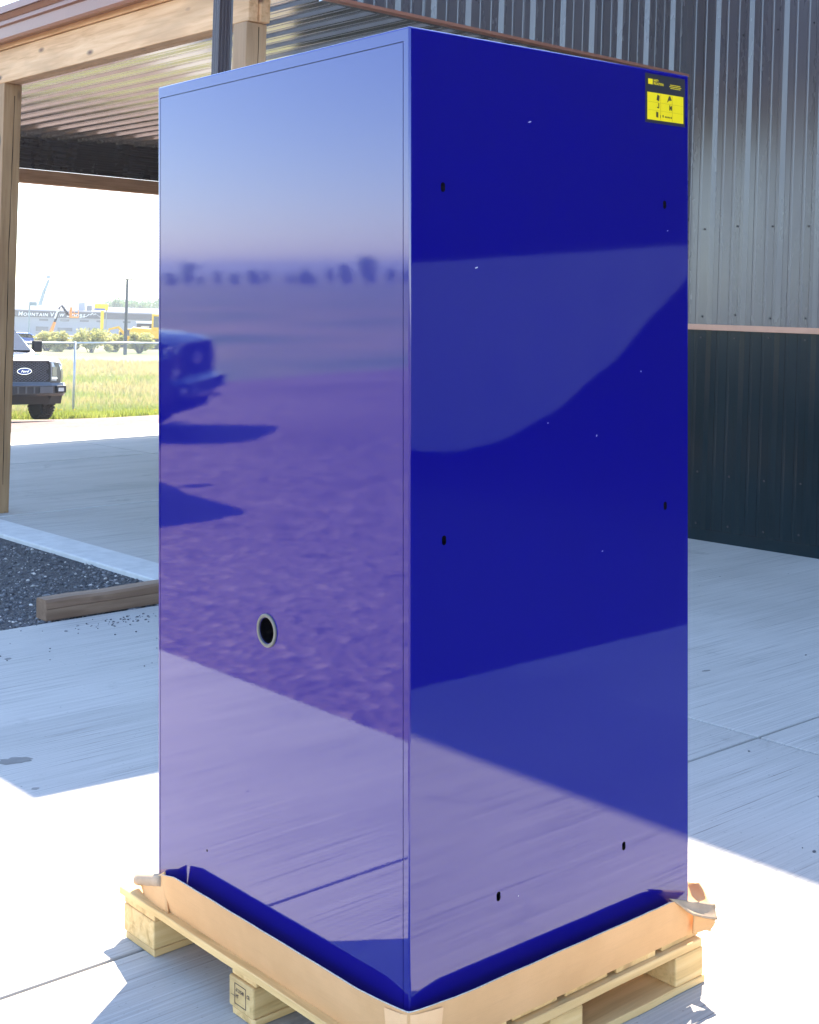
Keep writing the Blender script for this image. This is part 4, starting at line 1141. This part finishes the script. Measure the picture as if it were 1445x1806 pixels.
# ------------------------------------------------------------------ shrubs and trees
MT['bark'] = simple('bark', (.09, .07, .055), .9, var=.3, vs=10)
MT['shrub'] = leafmat('shrub_leaf', (.33, .34, .10), (.48, .44, .18))
MT['leaf'] = leafmat('poplar_leaf', (.09, .16, .045), (.15, .23, .07))
def clump_mesh(name, rx, ry, rz, n, size, mat, seed, nb=9):
    r = random.Random(seed); mb = MB()
    cents = [(Vector((r.gauss(0, .42) * rx, r.gauss(0, .42) * ry, (r.uniform(-.75, .8)) * rz)), r.uniform(.28, .55)) for _ in range(nb)]
    for _ in range(n):
        c_, cr = r.choice(cents)
        dv = Vector((r.gauss(0, 1), r.gauss(0, 1), r.gauss(0, 1))).normalized() * (r.random() ** .45) * cr
        p = c_ + Vector((dv.x * rx, dv.y * ry, dv.z * rz))
        a = Vector((r.gauss(0, 1), r.gauss(0, 1), r.gauss(0, 1))).normalized(); b = a.cross(Vector((r.gauss(0, 1), r.gauss(0, 1), r.gauss(0, 1)))).normalized()
        s = size * r.uniform(.6, 1.3)
        mb.add([p - a * s, p + b * s * .55, p + a * s, p - b * s * .55], [(0, 1, 2, 3)])
    me = bpy.data.meshes.new(name); me.from_pydata(mb.v, [], mb.f); me.materials.append(mat); me.update(); return me
def shrub(px, d, w, h, label, seed):
    h *= 1.4; w *= 1.15
    o = far('shrub', px, d, label, 'shrub', 'shrubs beyond the fence')
    obj('foliage', clump_mesh('foliage', w / 2, w / 2, h / 2, 2800, .12, MT['shrub'], seed, 16), o, Matrix.Translation((0, 0, h * .52)))
    st = MB(); r = random.Random(seed)
    for _ in range(14):
        x, y = r.uniform(-.25, .25) * w, r.uniform(-.25, .25) * w
        st.tube([(x * .3, y * .3, 0), (x, y, h * .55), (x * 1.5, y * 1.5, h * .98)], [.03, .02, .008], 4)
    st.build('stems', MT['bark'], o)
shrub(82, 116, 2.2, 1.15, 'low yellow green shrub in front of the boom lift', 1)
shrub(103, 113, 1.4, .95, 'small yellow green shrub beside the white trailer', 5)
shrub(160, 112, 2.6, 1.5, 'large straw coloured shrub below the pylon sign', 2)
shrub(203, 116, 1.5, 1.0, 'small green shrub between the pylon sign and the light pole', 3)
shrub(246, 112, 2.1, 1.15, 'low green shrub in front of the yellow excavators', 4)

def tree_meshes(seed, h, w):
    r = random.Random(seed)
    tm = MB(); tm.tube([(0, 0, -.3), (.05, 0, h * .3), (.1, .1, h * .62)], [.28, .2, .1], 8)
    for _ in range(7):
        a = r.uniform(0, 6.28); z = h * r.uniform(.25, .55); tm.tube([(.04, 0, z), (math.cos(a) * w * .22, math.sin(a) * w * .22, z + h * .15), (math.cos(a) * w * .38, math.sin(a) * w * .38, z + h * .3)], [.11, .06, .02], 5)
    return tm.mesh('trunk', MT['bark']), clump_mesh('crown', w / 2, w / 2, h * .40, 1500, .30, MT['leaf'], seed, 20)
TM = [tree_meshes(20 + k, h, w) for k, (h, w) in enumerate(((9.5, 6.5), (8, 6), (11, 6)))]
def tree(x, y, k, s, label, group):
    o = empty('broadleaf_tree', Matrix.Translation((x, y, ground(x, y) - .06)) @ Matrix.Rotation(rnd.uniform(0, 6.3), 4, 'Z') @ Matrix.Scale(s, 4), label=label, cat='tree', group=group)
    obj('trunk', TM[k][0], o); obj('crown', TM[k][1], o, Matrix.Translation((0, 0, (9.5, 8, 11)[k] * .60)))
r = random.Random(4)
for k in range(34):
    d = r.uniform(330, 380); px = 178 + 250 * k / 33 + r.uniform(-4, 4)
    p = pix(px, 0, d)
    base = ground(p.x, p.y); topz = (M @ pix(px, 531 + r.uniform(-3, 5) + max(0, (198 - px) * .5) + .031 * (px - 230), d)).z
    kk = k % 3; s = (topz - base) / ((9.5, 8, 11)[kk] * .98)
    tree(p.x, p.y, kk, s, 'fresh green broadleaf tree in the belt behind the warehouse', 'tree belt behind the warehouse')
for k in range(46):            # belt across the open lot, seen mirrored in the cabinet
    ang = R(137 + 18 * k / 45 + r.uniform(-.4, .4)); dd = r.uniform(560, 640)
    x, y = -dd * math.sin(ang - R(90) + R(20)) if False else dd * math.cos(ang + R(20)), dd * math.sin(ang + R(20))
    if (x / max(y, 1e-3)) > -.36 and y > 0: continue
    tree(x, y, k % 3, r.choice((.6, .65, .7, .75, 1.2)), 'broadleaf tree in the far belt across the lot, mirrored in the cabinet', 'tree belt across the lot')

# ------------------------------------------------------------------ small marks
MT['pale_fleck'] = simple('pale_flecks', (.45, .45, .55), .8)
for px, py, w_, h_ in ((934, 215, 9, 3), (840, 472, 8, 3), (966, 746, 3, 2), (1052, 768, 3, 5), (1062, 972, 4, 2), (1177, 407, 4, 2), (1130, 655, 3, 4), (914, 1580, 3, 3)):  # small pale flecks laid on the right face
    t_, z_ = tb_right(px, py); z_ -= ZC; q = 1 / 780
    ring = [(t_ + w_ * q * .5 * math.cos(a) * rnd.uniform(.6, 1.1), -.0002, z_ + h_ * q * .5 * math.sin(a) * rnd.uniform(.6, 1.1) + w_ * q * .12 * math.cos(a)) for a in [k * .785 for k in range(8)]]
    MB().prism(ring, (0, -.0003, 0)).build('pale_fleck', MT['pale_fleck'], cab)
MT['stain'] = simple('damp_stain', (.19, .18, .165), .7, var=.25, vs=7)
MT['tan_stain'] = simple('tan_stain', (.33, .28, .21), .8, var=.2, vs=7)
for px, py, w_, h_, mt in ((25, 1342, 36, 6, 'stain'), (140, 1421, 22, 5, 'tan_stain'), (62, 1391, 8, 2, 'stain'), (14, 1162, 7, 1.6, 'stain'), (1245, 1183, 8, 1.2, 'stain')):
    d_ = F * HC / (py - PY0); r8 = []
    for k in range(22):
        a = 2 * math.pi * k / 22; e = rnd.uniform(.75, 1.08)
        r8.append(pixg(px + w_ * math.cos(a) * e, 0, 1))
        g_ = pixg(px + w_ * math.cos(a) * e, py + h_ * math.sin(a) * e - w_ * .10 * math.cos(a), F * HC / (py + h_ * math.sin(a) * e - w_ * .10 * math.cos(a) - PY0))
        r8[-1] = Vector((g_.x, g_.y, .0006))
    MB().prism(r8, (0, 0, .0006)).build('stain', MT[mt], apron)

# ------------------------------------------------------------------ sunlit air
hm = bpy.data.materials.new('haze'); hm.use_nodes = True; ht = hm.node_tree; ht.nodes.clear()
ho = ht.nodes.new('ShaderNodeOutputMaterial'); hv = ht.nodes.new('ShaderNodeVolumePrincipled')
hv.inputs['Color'].default_value = (.93, .95, 1, 1); hv.inputs['Density'].default_value = .0006; hv.inputs['Anisotropy'].default_value = .35
ht.links.new(hv.outputs[0], ho.inputs['Volume'])
hz = MB().box(-4300, 4300, -4300, 4300, -9.5, 14).build('haze', hm); hz['kind'] = 'stuff'
